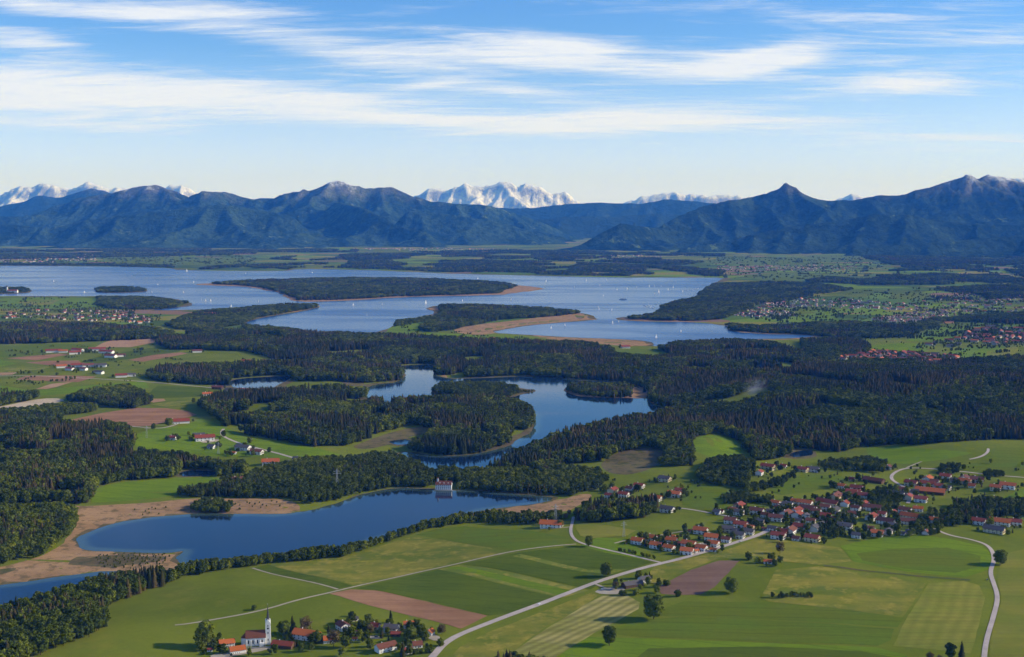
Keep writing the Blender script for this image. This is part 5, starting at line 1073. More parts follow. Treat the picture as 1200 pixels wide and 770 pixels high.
# the village
VIL = [(900,550,15,'red'),(890,556,9,'red'),(918,548,7,'red'),(845,601,6,'red'),(840,602,8,'grey'),(866,596,15,'red'),(859,600,9,'orange'),(866,603,11,'grey'),(887,602,15,'brown'),(909,592,10,'orange'),(903,602,9,'grey'),(914,598,10,'brown'),(909,610,15,'brown'),(912,631,15,'red'),(918,626,11,'red'),
 (941,553,11,'red'),(953,553,12,'grey'),(930,590,10,'orange'),(943,592,17,'orange'),(947,599,19,'brown'),(970,591,26,'red'),(923,594,11,'grey'),(933,602,15,'red'),(956,602,11,'brown'),(967,597,11,'brown'),(979,585,21,'brown'),(986,572,9,'orange'),(1000,580,15,'red'),(1004,575,13,'red'),(978,601,13,'grey'),(998,563,6,'red'),(990,593,11,'red'),
 (921,605,15,'brown'),(934,606,13,'red'),(965,608,14,'red'),(976,611,10,'red'),(950,613,10,'brown'),(938,621,15,'red'),(954,622,13,'grey'),(926,625,15,'brown'),(952,634,15,'red'),(990,620,15,'grey'),(1004,630,10,'grey'),(933,633,8,'brown'),(962,617,9,'grey'),(890,614,11,'grey'),(897,606,9,'brown'),(905,622,10,'grey'),
 (1041,550,9,'brown'),(1024,565,23,'brown'),(1068,569,13,'red'),(1087,564,13,'orange'),(1087,570,15,'red'),(1090,578,31,'orange'),(1050,582,17,'grey'),(1064,585,11,'red'),(1079,588,13,'red'),(1008,583,17,'red'),(1012,594,12,'red'),(1022,598,19,'brown'),(1047,602,7,'red'),(1061,601,13,'brown'),(1076,599,10,'orange'),
 (1021,609,14,'red'),(1038,614,19,'brown'),(1066,608,19,'orange'),(1065,614,17,'brown'),(1028,628,13,'orange'),(1040,626,11,'grey'),(1085,626,8,'brown'),(1066,626,8,'grey'),(1019,622,9,'brown'),(1096,613,12,'orange'),(1057,627,6,'grey'),(1033,605,10,'red'),(1046,618,9,'grey'),(1000,605,11,'brown'),(1003,598,10,'brown'),(985,606,10,'grey'),
 (1108,561,11,'red'),(1131,567,12,'orange'),(1139,571,7,'orange'),(1130,563,11,'brown'),(1145,565,13,'brown'),(1181,572,15,'orange'),(1167,574,11,'orange'),(1109,574,9,'grey'),(1167,588,11,'brown'),(1147,614,13,'red'),(1172,615,21,'orange'),(1165,624,21,'grey'),(1095,567,9,'brown'),(1100,572,9,'red'),(1118,565,8,'grey'),(1190,615,12,'red'),
 (718,577,11,'red'),(714,583,9,'red'),(731,582,11,'red'),(738,575,9,'brown'),(749,572,11,'red'),(779,564,13,'grey'),(768,587,13,'orange'),(790,582,14,'orange'),(782,600,15,'grey'),(796,577,9,'red'),(1058,576,9,'brown'),(1072,578,8,'grey'),(936,613,9,'grey'),(944,607,9,'grey'),(973,616,8,'brown')]
for i, (a, b_, l_, rf) in enumerate(VIL):
    sh = 'barn' if l_ >= 23 else 'farmhouse' if l_ >= 17 else 'house' if l_ > 8 else 'cottage'
    wl = 'timber' if (sh == 'barn' and i % 2) else ('cream', 'white', 'white', 'white', 'white')[i % 5]
    where = 'above the castle lane' if a < 800 else 'in the big village' if a < 1100 else 'at the wooded end of the big village'
    hp(sh, rf, wl, a, b_, l_, random.choice((-30, -30, -26, -34, -38, 58)) + random.uniform(-6, 6), f"{ {'timber': 'timber', 'white': 'white', 'cream': 'cream'}[wl] } { {'barn': 'barn', 'farmhouse': 'long farmhouse', 'house': 'house', 'cottage': 'cottage'}[sh] } with {ROOFWORD[rf]} roof {where}", 'houses ' + where)
# farms in the western fields
FARM = [('barn','red','white',208,496,26,18,'long red-roofed cattle barn beside the ploughed field'),('farmhouse','red','white',240,516,21,20,'red-roofed farmhouse with white gable beside the barn yard'),('barn','grey','timber',233,511,13,20,'dark grey-roofed barn behind the red farmhouse'),('farmhouse','grey','white',285,527,17,-20,'white farmhouse with grey roof on the field lane'),('cottage','grey','white',248,525,8,-20,'small white cottage with grey roof below the red farmhouse'),('house','brown','white',301,532,14,-20,'brown-roofed house on the field lane'),('shed','red','white',273,532,7,-10,'tiny red-roofed shed near the field lane'),('farmhouse','orange','white',317,544,19,12,'orange-roofed farmhouse above the alder wood'),('house','grey','white',350,541,12,-20,'white house with grey roof at the alder wood'),('cottage','red','white',202,515,8,-10,'small red cottage among trees by the cattle barn'),('house','brown','timber',255,456,12,-15,'dark brown house by the hidden wood lake'),('farmhouse','grey','white',272,460,15,-15,'grey-roofed farmhouse by the hidden wood lake'),('farmhouse','red','white',287,460,15,-15,'red-roofed farmhouse by the hidden wood lake'),('house','orange','white',243,464,10,20,'bright orange-roofed house by the hidden wood lake'),('house','brown','white',278,565,12,20,'brown-roofed house hidden beside the alder wood'),('house','grey','white',340,545,9,-20,'little grey-roofed house next to the orange farmhouse'),
 ('farmhouse','grey','white',420,554,13,-5,'white villa with flat grey roof above the reed lake')]
for sh, rf, wl, a, b_, l_, rz, lab in FARM: hp(sh, rf, wl, a, b_, l_, rz, lab, 'farms in the western fields')
WEST = [(63,413,16,'red'),(91,412,15,'red'),(88,415,12,'red'),(114,411,17,'red'),(125,414,17,'red'),(72,431,10,'orange'),(91,430,13,'red'),(82,434,10,'red'),(103,430,12,'brown'),(118,430,12,'grey'),(116,438,11,'grey'),(142,442,12,'red'),(153,441,10,'grey'),(130,419,13,'brown'),(141,418,10,'brown'),(74,413,9,'orange'),(98,434,8,'brown'),(231,413,10,'brown'),(288,425,10,'red'),(311,425,10,'red'),(385,428,9,'red'),(402,428,8,'orange')]
for i, (a, b_, l_, rf) in enumerate(WEST):
    sh = 'farmhouse' if l_ > 11 else 'house'
    hp(sh, rf, 'white', a, b_, l_, (16, -22, 20)[i % 3] + random.uniform(-6, 6), f"{'large farmhouse' if l_ > 11 else 'house'} with {ROOFWORD[rf]} roof in the hamlet between ploughed fields" if a < 200 else f"house with {ROOFWORD[rf]} roof at the edge of the western forest", 'farms between ploughed fields' if a < 200 else 'houses at the edge of the western forest', detail=False)
# lake shore buildings
SH = [(527,398,9,'red','red-roofed farmhouse behind the lake spit'),(533,398,9,'red','second red-roofed farmhouse behind the lake spit'),(577,398,7,'red','lone red-roofed house on the reed spit meadow'),(246,369,14,'orange','large hall with bright orange roof in the shore wood'),(733,408,10,'red','red-roofed boathouse at the reed spit end'),(375,342,12,'red','red-roofed palace wing on the big island'),(368,341,8,'red','pale lodge on the big island')]
for a, b_, l_, rf, lab in SH: hp('farmhouse', rf, 'white', a, b_, l_, random.uniform(-15, 15), lab, None, detail=False)
hp('farmhouse','grey','white',367,359,12,5,'white lakeside hotel on the wooded point',None,False)
# settlements too far to show single windows
def scatter(polypx, n, lo, hi, seed, minsep=.9):
    r = random.Random(seed); out = []; A = np.array(polypx); tries = 0
    while len(out) < n and tries < n * 60:
        tries += 1; a, b_ = r.uniform(*[A[:, 0].min(), A[:, 0].max()]), r.uniform(A[:, 1].min(), A[:, 1].max())
        if not pip(np.array([a]), np.array([b_]), polypx)[0]: continue
        l_ = r.uniform(lo, hi)
        if any(abs(a - q[0]) < minsep * l_ and abs(b_ - q[1]) < 1.6 for q in out): continue
        out.append((a, b_, l_))
    return out
TOWN = [('along the dark forest', 62, 6, 10, [(980,416),(1000,411),(1060,414),(1100,416),(1128,420),(1110,427),(1060,423),(1010,422),(985,422)]),
        ('beyond the bright fields', 55, 6, 10, [(1078,404),(1120,399),(1140,386),(1170,382),(1210,386),(1215,402),(1160,405),(1110,407)]),
        ('by the western shore', 60, 3, 5.5, [(2,366),(40,364),(100,362),(140,366),(178,372),(172,380),(110,378),(60,374),(5,373)])]
RW = ['red', 'red', 'orange', 'brown', 'brown', 'grey']
for ti, (where, n, lo, hi, pp) in enumerate(TOWN):
    for i, (a, b_, l_) in enumerate(scatter(pp, n, lo, hi, 70 + ti)):
        rf = random.choice(RW)
        hp('house' if l_ < 8.5 else 'farmhouse', rf, 'far_wall', a, b_, l_, random.choice((-28, 60)) + random.uniform(-12, 12), f"{'pale house' if l_ < 8.5 else 'long pale house'} with {ROOFWORD[rf]} roof in the village {where}", 'houses in the village ' + where, detail=False)
def far_town(n, lo, hi, pp, seed, label):
    """hundreds of roofs beyond counting: one mass of small gabled houses"""
    r = random.Random(seed); V, Fc, fm = [], [], []
    pts = scatter(pp, n, lo, hi, seed, .55); gx, gy, gz = ground([p[0] for p in pts], [p[1] for p in pts])
    for (a, b_, l_), x, y, z in zip(pts, gx, gy, gz):
        L = l_ * math.hypot(x, y) / F / 2; W = L * r.uniform(.6, .85); H = r.uniform(3, 5.5); rise = W * .55; th = r.choice((-.5, 1.07)) + r.uniform(-.2, .2); c, s_ = math.cos(th), math.sin(th); n0 = len(V)
        for (u, v, w) in [(-L, -W, -1), (L, -W, -1), (L, W, -1), (-L, W, -1), (-L, -W, H), (L, -W, H), (L, W, H), (-L, W, H), (-L, 0, H + rise), (L, 0, H + rise)]: V.append((x + u * c - v * s_, y + u * s_ + v * c, z + w))
        Fc += [tuple(n0 + k for k in f) for f in ((0, 1, 5, 4), (2, 3, 7, 6), (1, 2, 6, 9, 5), (3, 0, 4, 8, 7), (4, 5, 9, 8), (6, 7, 8, 9))]; k = r.choice((1, 2, 2, 3, 3, 4)); fm += [0, 0, 0, 0, k, k]
    me = mesh('far_town', V, Fc, [M['far_wall'], M['orange'], M['red'], M['brown'], M['grey']], fmat=fm)
    o = obj('far_town', me, kind='stuff'); o['label'] = label; o['category'] = 'town'
far_town(190, 2.5, 6, [(1050,362),(1090,350),(1130,342),(1200,340),(1280,338),(1280,366),(1200,366),(1140,368),(1080,374)], 81, 'wide town of small roofs below the rocky mountain')
far_town(120, 2.5, 6, [(860,352),(920,350),(1000,352),(1060,356),(1060,364),(1000,362),(930,361),(880,362)], 82, 'row of small houses behind the harbour wood')
far_town(90, 2.5, 5, [(1020,374),(1060,368),(1110,366),(1100,374),(1060,378),(1030,378)], 86, 'scattered roofs beyond the eastern meadows')
far_town(60, 3, 6, [(845,364),(890,362),(935,366),(930,372),(880,372),(850,370)], 87, 'cluster of houses on the harbour shore')
far_town(110, 1.8, 4, [(832,313),(880,311),(950,311),(1005,312),(1000,317),(920,317.5),(850,318)], 83, 'far settlement between lake and mountain foot')
far_town(90, 1.6, 3.5, [(0,300),(60,298),(115,299),(110,306),(50,308),(0,308)], 84, 'far settlement on the southern lake shore')
far_town(60, 1.6, 3.5, [(690,301),(740,299),(775,301),(770,304),(720,304.5)], 85, 'far settlement at the valley mouth')
far_town(50, 1.6, 3.5, [(400,291.5),(470,291),(600,292),(600,294),(480,294)], 88, 'far settlement at the foot of the forested range')

# ------------------------------------------------------------------ the church
cx_, cy_, cz_ = gp(300, 755)
ch = thing('church', 'white village church with slender dark spire and red roof on the meadow', 'church', (cx_, cy_, cz_), R(9))
obj('nave_wall', gable_wall('nave_wall', 21, 10.5, 9.2, 6.6, M['white']), ch)
nr = obj('nave_roof', gable_roof('nave_roof', 21, 10.5, 9.2, 6.6, .5, M['brown']), ch)
V, Fc = [], []; ap = [(-10.5 - 5.4 * math.sin(t_), 4.3 * math.cos(t_)) for t_ in (0, .55, 1.05, 1.57, 2.09, 2.6, 3.14)]
for x, y in ap: V += [(x, y, -1.5), (x, y, 8.6)]
for k in range(6): Fc.append((2 * k, 2 * k + 1, 2 * k + 3, 2 * k + 2))
obj('apse_wall', mesh('apse_wall', V, Fc, [M['white']]), ch)
V = [(-10.55, 0, 14.6)] + [(x * 1.0 - (.4 if x < -10.6 else 0), y * 1.08, 8.55) for x, y in ap]
obj('apse_roof', mesh('apse_roof', V, [(0, k + 2, k + 1) for k in range(6)], [M['brown']]), ch)
TX = 13.3
tw = obj('tower', boxmesh('tower', M['white'], (TX - 2.75, TX + 2.75, -2.75, 2.75, -1.5, 24.0)), ch)
V, Fc = [], []
for sx_, sy_ in ((1, 0), (-1, 0), (0, 1), (0, -1)):
    n = len(V)
    if sx_: V += [(TX + sx_ * 2.75, -2.75, 24), (TX + sx_ * 2.75, 2.75, 24), (TX + sx_ * 2.75, 0, 28.4), (TX, 0, 28.4)]
    else: V += [(TX - 2.75, sy_ * 2.75, 24), (TX + 2.75, sy_ * 2.75, 24), (TX, sy_ * 2.75, 28.4), (TX, 0, 28.4)]
    Fc += [(n, n + 1, n + 2), (n, n + 2, n + 3), (n + 1, n + 3, n + 2)]
obj('tower_gable', mesh('tower_gable', V, Fc, [M['white']]), ch)
V = [(TX + 2.1 * math.cos(k * math.pi / 4 + .39), 2.1 * math.sin(k * math.pi / 4 + .39), 24.5) for k in range(8)] + [(TX + 1.7 * math.cos(k * math.pi / 4 + .39), 1.7 * math.sin(k * math.pi / 4 + .39), 28.5) for k in range(8)] + [(TX, 0, 43.5)]
spire = obj('spire', mesh('spire', V, [(k, (k + 1) % 8, 8 + (k + 1) % 8, 8 + k) for k in range(8)] + [(8 + k, 8 + (k + 1) % 8, 16) for k in range(8)], [plain('slate_spire', (.06, .06, .075), .6, .2, .6)]), ch)
V, Fc = [], []; tube(V, Fc, (TX, 0, 43.3), (TX, 0, 45.6), .09, .07, 5); tube(V, Fc, (TX - .6, 0, 44.8), (TX + .6, 0, 44.8), .07, .07, 5)
obj('cross', mesh('cross', V, Fc, [M['steel']]), spire)
def arch(name, x, y, z, w, h, axis):
    pts = [(-w, 0), (w, 0), (w, h)] + [(w * math.cos(a), h + w * math.sin(a)) for a in (.6, 1.2, 1.57, 1.94, 2.54)] + [(-w, h)]
    V = []
    for o_ in (-.07, .12): V += [((x + p_, y + o_, z + q_) if axis == 'y' else (x - o_, y + p_, z + q_)) for p_, q_ in pts]
    n = len(pts); return mesh(name, V, [tuple(range(n))[::-1] if axis != 'y' else tuple(range(n)), tuple(range(n, 2 * n))] + [(k, (k + 1) % n, n + (k + 1) % n, n + k) for k in range(n)], [M['glass']])
for k in range(4): obj('window', arch('window', -7.8 + k * 4.9, -5.25, 2.6, .75, 3.4, 'y'), ch)
for z in (4.5, 12.0, 20.0): obj('window', arch('window', TX, -2.75, z, .5, 1.6, 'y'), ch)
obj('window', arch('window', TX + 2.75, 0, 20.0, .5, 1.6, 'x'), ch)
obj('clock', mesh('clock', [(TX + 1.1 * math.cos(k * .5236), -2.83, 18 + 1.1 * math.sin(k * .5236)) for k in range(12)], [tuple(range(12))], [M['glass']]), ch)
obj('sacristy', boxmesh('sacristy', M['white'], (4.2, 8.5, -8.4, -5.2, -1.5, 3.6)), ch)
for k in range(4): obj('buttress', boxmesh('buttress', M['white'], (-10.3 + k * 4.9, -9.6 + k * 4.9, -6.1, -5.2, -1.5, 6.5)), ch)
# churchyard wall
wv, wf = [], []
wall = thing('churchyard_wall', 'low stone wall round the churchyard in front of the church', 'wall', (cx_, cy_, cz_), R(9))
for q in ((-15, 16, -13, -12.5, -1.5, 1.3), (-15, -14.5, -12.5, 6, -1.5, 1.3)): obj('wall_section', boxmesh('wall_section', M['stone'], q), wall)

# ------------------------------------------------------------------ lake castle
lx, ly, lz = gp(520, 574.5)
cs = thing('lakeside_castle', 'white castle with red roof and slim turret standing at the lake', 'castle', (lx, ly + 4, max(lz, .3)), R(-4), None, (.9, .85, .78))
obj('wall', gable_wall('wall', 31, 15, 12.5, 7, M['white']), cs); cr = obj('roof', gable_roof('roof', 31, 15, 12.5, 7, .6, M['brown']), cs)
for st in range(3):
    for i in range(8): obj('window', boxmesh('window', M['glass'], (-14.2 + i * 3.8, -12.8 + i * 3.8, -7.56, -7.3, 2 + st * 3.6, 4 + st * 3.6)), cs)
obj('terrace', boxmesh('terrace', M['stone'], (-18, 18, -12, -7.6, -2, 1.1)), cs)
tr = obj('turret', boxmesh('turret', M['white'], (-13.4, -10.2, -2, 1.2, 8, 25)), cs)
obj('turret_cap', mesh('turret_cap', [(-13.7, -2.3, 24.9), (-9.9, -2.3, 24.9), (-9.9, 1.5, 24.9), (-13.7, 1.5, 24.9), (-11.8, -.4, 28)], [(0, 1, 4), (1, 2, 4), (2, 3, 4), (3, 0, 4)], [M['brown']]), tr)
for i in range(3): obj('dormer', boxmesh('dormer', M['white'], (-8 + i * 8, -6 + i * 8, -5.2, -2.5, 13.5, 16.3)), cr)
# abbey on its island
ax, ay, az = gp(15, 343)
ab = thing('island_abbey', 'white abbey with bell tower on the small lake island', 'abbey', (ax, ay, max(az, .5)))
obj('wall', gable_wall('wall', 60, 18, 12, 7, M['white']), ab); obj('roof', gable_roof('roof', 60, 18, 12, 7, .5, M['red']), ab)
tw = obj('bell_tower', boxmesh('bell_tower', M['white'], (-38, -30, -4, 4, -1, 34)), ab)
V = [(-34 + 4.6 * math.cos(k * math.pi / 4), 4.6 * math.sin(k * math.pi / 4), 34) for k in range(8)] + [(-34 + 5 * math.cos(k * math.pi / 4), 5 * math.sin(k * math.pi / 4), 38) for k in range(8)] + [(-34, 0, 45)]
obj('dome', mesh('dome', V, [(k, (k + 1) % 8, 8 + (k + 1) % 8, 8 + k) for k in range(8)] + [(8 + k, 8 + (k + 1) % 8, 16) for k in range(8)], [M['grey']]), tw)

# ------------------------------------------------------------------ lone trees, garden trees
LONE = [('oak',0,766,726,30,'large oak with a long shadow at the foot of the hay strip'),('oak',1,714,757,25,'rounded bushy tree on the slope below the hay strip'),('oak',0,710,676,17,'round tree beside the main road junction'),('oak',1,690,641,14,'round tree beside the lane fork'),('oak',0,857,695,19,'broad tree at the corner of the dark ploughed field'),('bare',0,914,649,14,'thin bare-looking tree below the village'),('oak',0,1172,662,17,'dark round tree beside the curving road'),
 ('leafy',2,1114,774,21,'slim poplar above the brown bushes'),('spruce',0,1127,773,23,'dark spruce beside the slim poplar'),('bare',0,1090,776,12,'brown leafless tree next to the poplar'),('bare',0,1101,777,9,'low brown bush tree next to the poplar'),('bush',0,297,715,6,'solitary small bush on the church meadow track'),('oak',1,240,759,31,'tall airy tree beside the tiny white shed'),('bush',0,250,762,8,'bush at the foot of the tall airy tree'),
 ('spruce',1,343,743,24,'pointed dark spruce behind the church'),('bare',0,358,742,20,'round brown tree behind the big farmhouse'),('oak',0,332,744,17,'round tree between church and spruce'),('spruce',2,312,753,10,'slim cypress-like tree against the church nave'),('leafy',1,257,748,7,'small dark tree behind the church farm'),('leafy',0,353,764,11,'bushy tree in front of the timber barn'),('leafy',3,365,763,11,'bushy tree beside the farmyard'),('bare',0,391,758,21,'tall brown tree at the hamlet lane'),
 ('spruce',1,458,730,17,'tall spruce behind the grey-roofed house'),('oak',0,432,731,12,'round tree behind the cream house'),('bare',0,518,744,13,'bare brown tree beside the road below the ploughed field'),('oak',1,494,747,17,'leafy garden tree between the orange roofs'),('oak',0,481,751,17,'dark garden tree in the hamlet centre'),('spruce',0,472,770,22,'dark spruce in front of the small red house'),('leafy',1,405,759,15,'garden tree below the white gabled house'),('leafy',2,422,740,15,'slender garden tree behind the annex'),
 ('bare',0,434,743,12,'brownish garden tree beside the cream house'),('bush',1,503,765,8,'wide bush by the hamlet road'),('bush',0,517,757,9,'roadside bush at the hamlet'),('leafy',0,400,769,12,'green tree at the orchard corner'),('oak',0,656,618,9,'dark round tree beside the lake lane farmhouse'),('bare',0,663,609,8,'brown round tree along the lane by the lake'),('bare',0,667,604,7,'brown round tree higher along the lane by the lake'),('bush',1,748,678,7,'bush behind the roadside barn'),('leafy',1,772,688,9,'bushy tree beside the dark field'),
 ('bush',1,781,686,7,'hedge bush beside the roadside farm'),('bare',0,721,691,10,'brown tree in front of the roadside farm'),('bush',0,795,699,8,'small bush below the dark ploughed field'),('bush',1,890,660,8,'dense dark bush beside the little red hut'),('bush',0,878,656,9,'dark bush beside the earth patch'),('bush',1,730,698,7,'bush along the roadside farm yard'),('bush',1,745,697,7,'second bush along the roadside farm yard'),('oak',0,770,695,9,'round bush tree at the lower edge of the farm'),('leafy',0,180,504,8,'tree beside the cattle barn road'),('oak',0,198,500,10,'dark round tree beside the cattle barn'),('oak',0,293,520,8,'round tree behind the grey farmhouse'),('leafy',1,262,512,8,'brownish tree beside the red farmhouse'),('leafy',0,197,450,9,'lone tree on the edge of the western wood'),('leafy',1,227,472,6,'lone tree on the yellow field strip')]
for k_, v_, a, b_, h_, lab in LONE: treep(k_, v_, a, b_, h_, lab)
# little red hut beside the bushes
hp('shed','orange','white',900,660,10,-8,'little hut with orange roof behind the dark bushes',None)
# gardens: trees and shrubs between the houses
HA = np.array(HOUSES); r_ = np.random.default_rng(5); gt = []
for x, y, L in HOUSES:
    D = math.hypot(x, y)
    if D > 6500: continue
    for k in range(6 if D < 2600 else 4):
        a = r_.uniform(0, 6.28); q = L * .5 + r_.uniform(5, 13); gx, gy = x + math.cos(a) * q, y + math.sin(a) * q
        if np.min(np.hypot(HA[:, 0] - gx, HA[:, 1] - gy) - HA[:, 2] * .45) < 3: continue
        gt.append((gx, gy, r_.choice([4, 5, 7, 8, 10, 12]) * r_.uniform(.8, 1.2)))
gt = np.array(gt); k = shore_dist(gt[:, 0], gt[:, 1]) > 4
for RP, w in ROADP: k &= polydist(gt[:, 0], gt[:, 1], [tuple(q) for q in RP[::2]], False) > w * .5 + 3
# churchyard and the white walls stay clear
k &= np.hypot(gt[:, 0] - cx_, gt[:, 1] - cy_) > 24
gt = gt[k]
# orchard and hedgerow trees strewn over the open land far out
sc_ = []
for pp, n_, lo_, hi_ in [([(0,348),(200,352),(190,378),(0,380)], 150, 6, 14), ([(860,345),(1200,335),(1200,400),(980,396),(870,372)], 620, 6, 16), ([(980,398),(1200,378),(1200,428),(1000,428)], 90, 5, 13),([(980,410),(1130,412),(1130,428),(980,424)], 90, 5, 12),([(1080,382),(1210,380),(1210,406),(1090,408)], 100, 5, 12), ([(0,405),(170,405),(235,430),(170,450),(0,460)], 70, 5, 11), ([(0,294),(300,294),(300,310),(0,310)], 160, 7, 16), ([(820,300),(1200,305),(1200,335),(840,328)], 280, 7, 18), ([(700,560),(840,560),(840,600),(710,600)], 50, 4, 10), ([(890,555),(1200,540),(1200,590),(900,590)], 90, 4, 11), ([(470,378),(560,392),(660,400),(480,396)], 40, 4, 10)]:
    pts_ = scatter(pp, n_, 1, 1.1, 500 + len(sc_), 0); X_, Y_, Z_ = ground([p_[0] for p_ in pts_], [p_[1] for p_ in pts_])
    kk = shore_dist(X_, Y_) > 6
    for RP, w in ROADP: kk &= polydist(X_, Y_, [tuple(q) for q in RP[::2]], False) > w * .5 + 4
    dd = np.array([np.min(np.hypot(HA[:, 0] - a, HA[:, 1] - b_) - HA[:, 2] * .5) for a, b_ in zip(X_, Y_)]); kk &= dd > 4
    for a, b_ in zip(X_[kk], Y_[kk]):
        D_ = math.hypot(a, b_); n_c = 1 if D_ < 2600 else int(r_.choice([1, 2, 4, 7])); th_ = r_.uniform(-.6, .6); hh_ = r_.uniform(lo_, hi_)
        for q_ in range(n_c):
            e_ = (q_ - n_c / 2) * hh_ * .75; sc_.append((a + math.cos(th_) * e_ + r_.normal() * 3, b_ + math.sin(th_) * e_ + r_.normal() * 4, hh_ * r_.uniform(.55, 1.15)))
def tree_mass(name, T, label):
    T = np.array(T); me = bpy.data.meshes.new(name); me.vertices.add(len(T)); z = hgt(T[:, 0], T[:, 1]) - .2
    me.vertices.foreach_set('co', np.column_stack([T[:, 0], T[:, 1], z]).astype(np.float32).ravel())
    a = me.attributes.new('form', 'INT', 'POINT'); f_ = r_.integers(0, 4, len(T)); f_ = np.where(r_.random(len(T)) < .12, 5, f_); a.data.foreach_set('value', f_.astype(np.int32))
    a = me.attributes.new('turn', 'FLOAT', 'POINT'); a.data.foreach_set('value', r_.uniform(0, 6.28, len(T)).astype(np.float32))
    D_ = np.hypot(T[:, 0], T[:, 1]); w = T[:, 2] * np.clip(D_ / 6000, 1.0, 1.6); a = me.attributes.new('size', 'FLOAT_VECTOR', 'POINT'); a.data.foreach_set('vector', np.column_stack([w, w, T[:, 2]]).astype(np.float32).ravel()); me.update()
    o = obj(name, me, kind='stuff'); md = o.modifiers.new('trees', 'NODES'); md.node_group = GNG; o['label'] = label; o['category'] = 'trees'
tree_mass('garden_trees', gt, 'garden trees and shrubs between the village houses')
tree_mass('hedgerow_trees', sc_, 'scattered orchard and hedgerow trees over the far meadows')

# ------------------------------------------------------------------ pylons
def pylon(px, py, hpx, label):
    x, y, z = gp(px, py); H = hpx * math.hypot(x, y) / F; t_ = thing('power_pylon', label, 'pylon', (x, y, z), R(20), 'pylons crossing the fields', (H / 25,) * 3)
    V, Fc = [], []
    for sx_ in (-1, 1):
        for sy_ in (-1, 1):
            tube(V, Fc, (sx_ * 1.7, sy_ * 1.7, -.5), (sx_ * .45, sy_ * .45, 25), .16, .12, 4)
    for k in range(7):
        w0, w1 = 1.7 - 1.25 * k * 3.4 / 25, 1.7 - 1.25 * (k + 1) * 3.4 / 25
        for sg in (-1, 1):
            tube(V, Fc, (-w0, sg * w0, k * 3.4), (w1, sg * w1, k * 3.4 + 3.4), .08, .08, 4); tube(V, Fc, (sg * w0, w0, k * 3.4), (sg * w1, -w1, k * 3.4 + 3.4), .08, .08, 4)
    obj('lattice_mast', mesh('lattice_mast', V, Fc, [M['steel']]), t_)
    for zz, w in ((18.5, 5.5), (21.5, 4.2)):
        V, Fc = [], []; tube(V, Fc, (-w, 0, zz), (w, 0, zz), .14, .14, 4); tube(V, Fc, (-w, 0, zz), (0, 0, zz + 1.4), .09, .09, 4); tube(V, Fc, (w, 0, zz), (0, 0, zz + 1.4), .09, .09, 4)
        obj('crossarm', mesh('crossarm', V, Fc, [M['steel']]), t_)
pylon(731, 629, 19, 'lattice power pylon on the meadow below the copse'); pylon(651, 612, 22, 'lattice power pylon behind the lake lane farmhouse'); pylon(395, 571, 22, 'lattice power pylon standing in the alder wood'); pylon(172, 513, 14, 'small lattice pylon in the western meadow'); pylon(256, 532, 14, 'small lattice pylon below the grey farmhouse')

# ------------------------------------------------------------------ cars
def car(px, py, rz, paint, label):
    x, y, z = gp(px, py); t_ = thing('car', label, 'car', (x, y, z + .55), R(rz))
    V = []
    for yy_ in (-.85, .85): V += [(-2.1, yy_, .35), (2.1, yy_, .35), (2.15, yy_, .75), (1.2, yy_, .95), (.55, yy_ * .86, 1.45), (-1.2, yy_ * .86, 1.48), (-2.0, yy_, 1.0)]
    n = 7; me = mesh('body', V, [tuple(range(n)), tuple(range(n, 2 * n))[::-1]] + [(k, n + k, n + (k + 1) % n, (k + 1) % n) for k in range(n)], [paint]); obj('body', me, t_)
    obj('windscreen', mesh('windscreen', [(1.15, -.7, 1.0), (1.15, .7, 1.0), (.62, .62, 1.42), (.62, -.62, 1.42)], [(0, 1, 2, 3)], [M['glass']]), t_)
    for sx_ in (-1.3, 1.3):
        for sy_ in (-.8, .8):
            V, Fc = [], []; tube(V, Fc, (sx_, sy_ - .1, .32), (sx_, sy_ + .1, .32), .32, .32, 10); obj('wheel', mesh('wheel', V, Fc, [M['glass']]), t_)
P_ = [plain('car_paint_' + n_, c_, .3, .05, .5, .5) for n_, c_ in (('silver', (.5, .5, .52)), ('dark', (.04, .045, .06)), ('white', (.75, .75, .74)), ('blue', (.05, .1, .28)))]
car(868, 635.5, 33, P_[0], 'silver car driving on the main road towards the village'); car(1157, 680, 80, P_[1], 'dark car parked at the end of the ditch by the road'); car(706, 691.5, 10, P_[2], 'white car in the yard of the roadside farm'); car(716, 692, 60, P_[3], 'blue car in the yard of the roadside farm'); car(840, 604, -20, P_[3], 'blue car on the lane into the village'); car(632, 709, 25, P_[2], 'white car driving on the main road between the fields'); car(441, 747, 5, P_[1], 'dark car parked on the hamlet lane')

# ------------------------------------------------------------------ boats
M['sail'], t, b = new_mat('sailcloth', .7, .1)
tl = t.node('ShaderNodeBsdfTranslucent'); tl.inputs[0].default_value = (.9, .9, .88, 1); b.inputs['Base Color'].default_value = (.88, .88, .86, 1); ms = t.node('ShaderNodeMixShader'); ms.inputs[0].default_value = .5
t.l.new(b.outputs[0], ms.inputs[1]); t.l.new(tl.outputs[0], ms.inputs[2]); t.l.new(ms.outputs[0], t.n['Material Output'].inputs[0]); M['hull'] = plain('white_hull', (.72, .72, .7), .35, .08, .4, .4)
def hull_mesh(L, W, H):
    st_ = [(-.5, .7), (-.25, 1), (.1, 1), (.35, .6), (.5, .04)]; V, Fc = [], []
    for f, w in st_: V += [(f * L, -w * W / 2, H), (f * L, -w * W * .32, -.15), (f * L, w * W * .32, -.15), (f * L, w * W / 2, H)]
    for k in range(4):
        a = 4 * k
        for j in range(3): Fc.append((a + j, a + j + 1, a + 5 + j, a + 4 + j)[::-1])
        Fc.append((a, a + 4, a + 7, a + 3)[::-1])
    Fc += [(0, 1, 2, 3)[::-1], (16, 17, 18, 19)]
    return mesh('hull', V, Fc, [M['hull']])
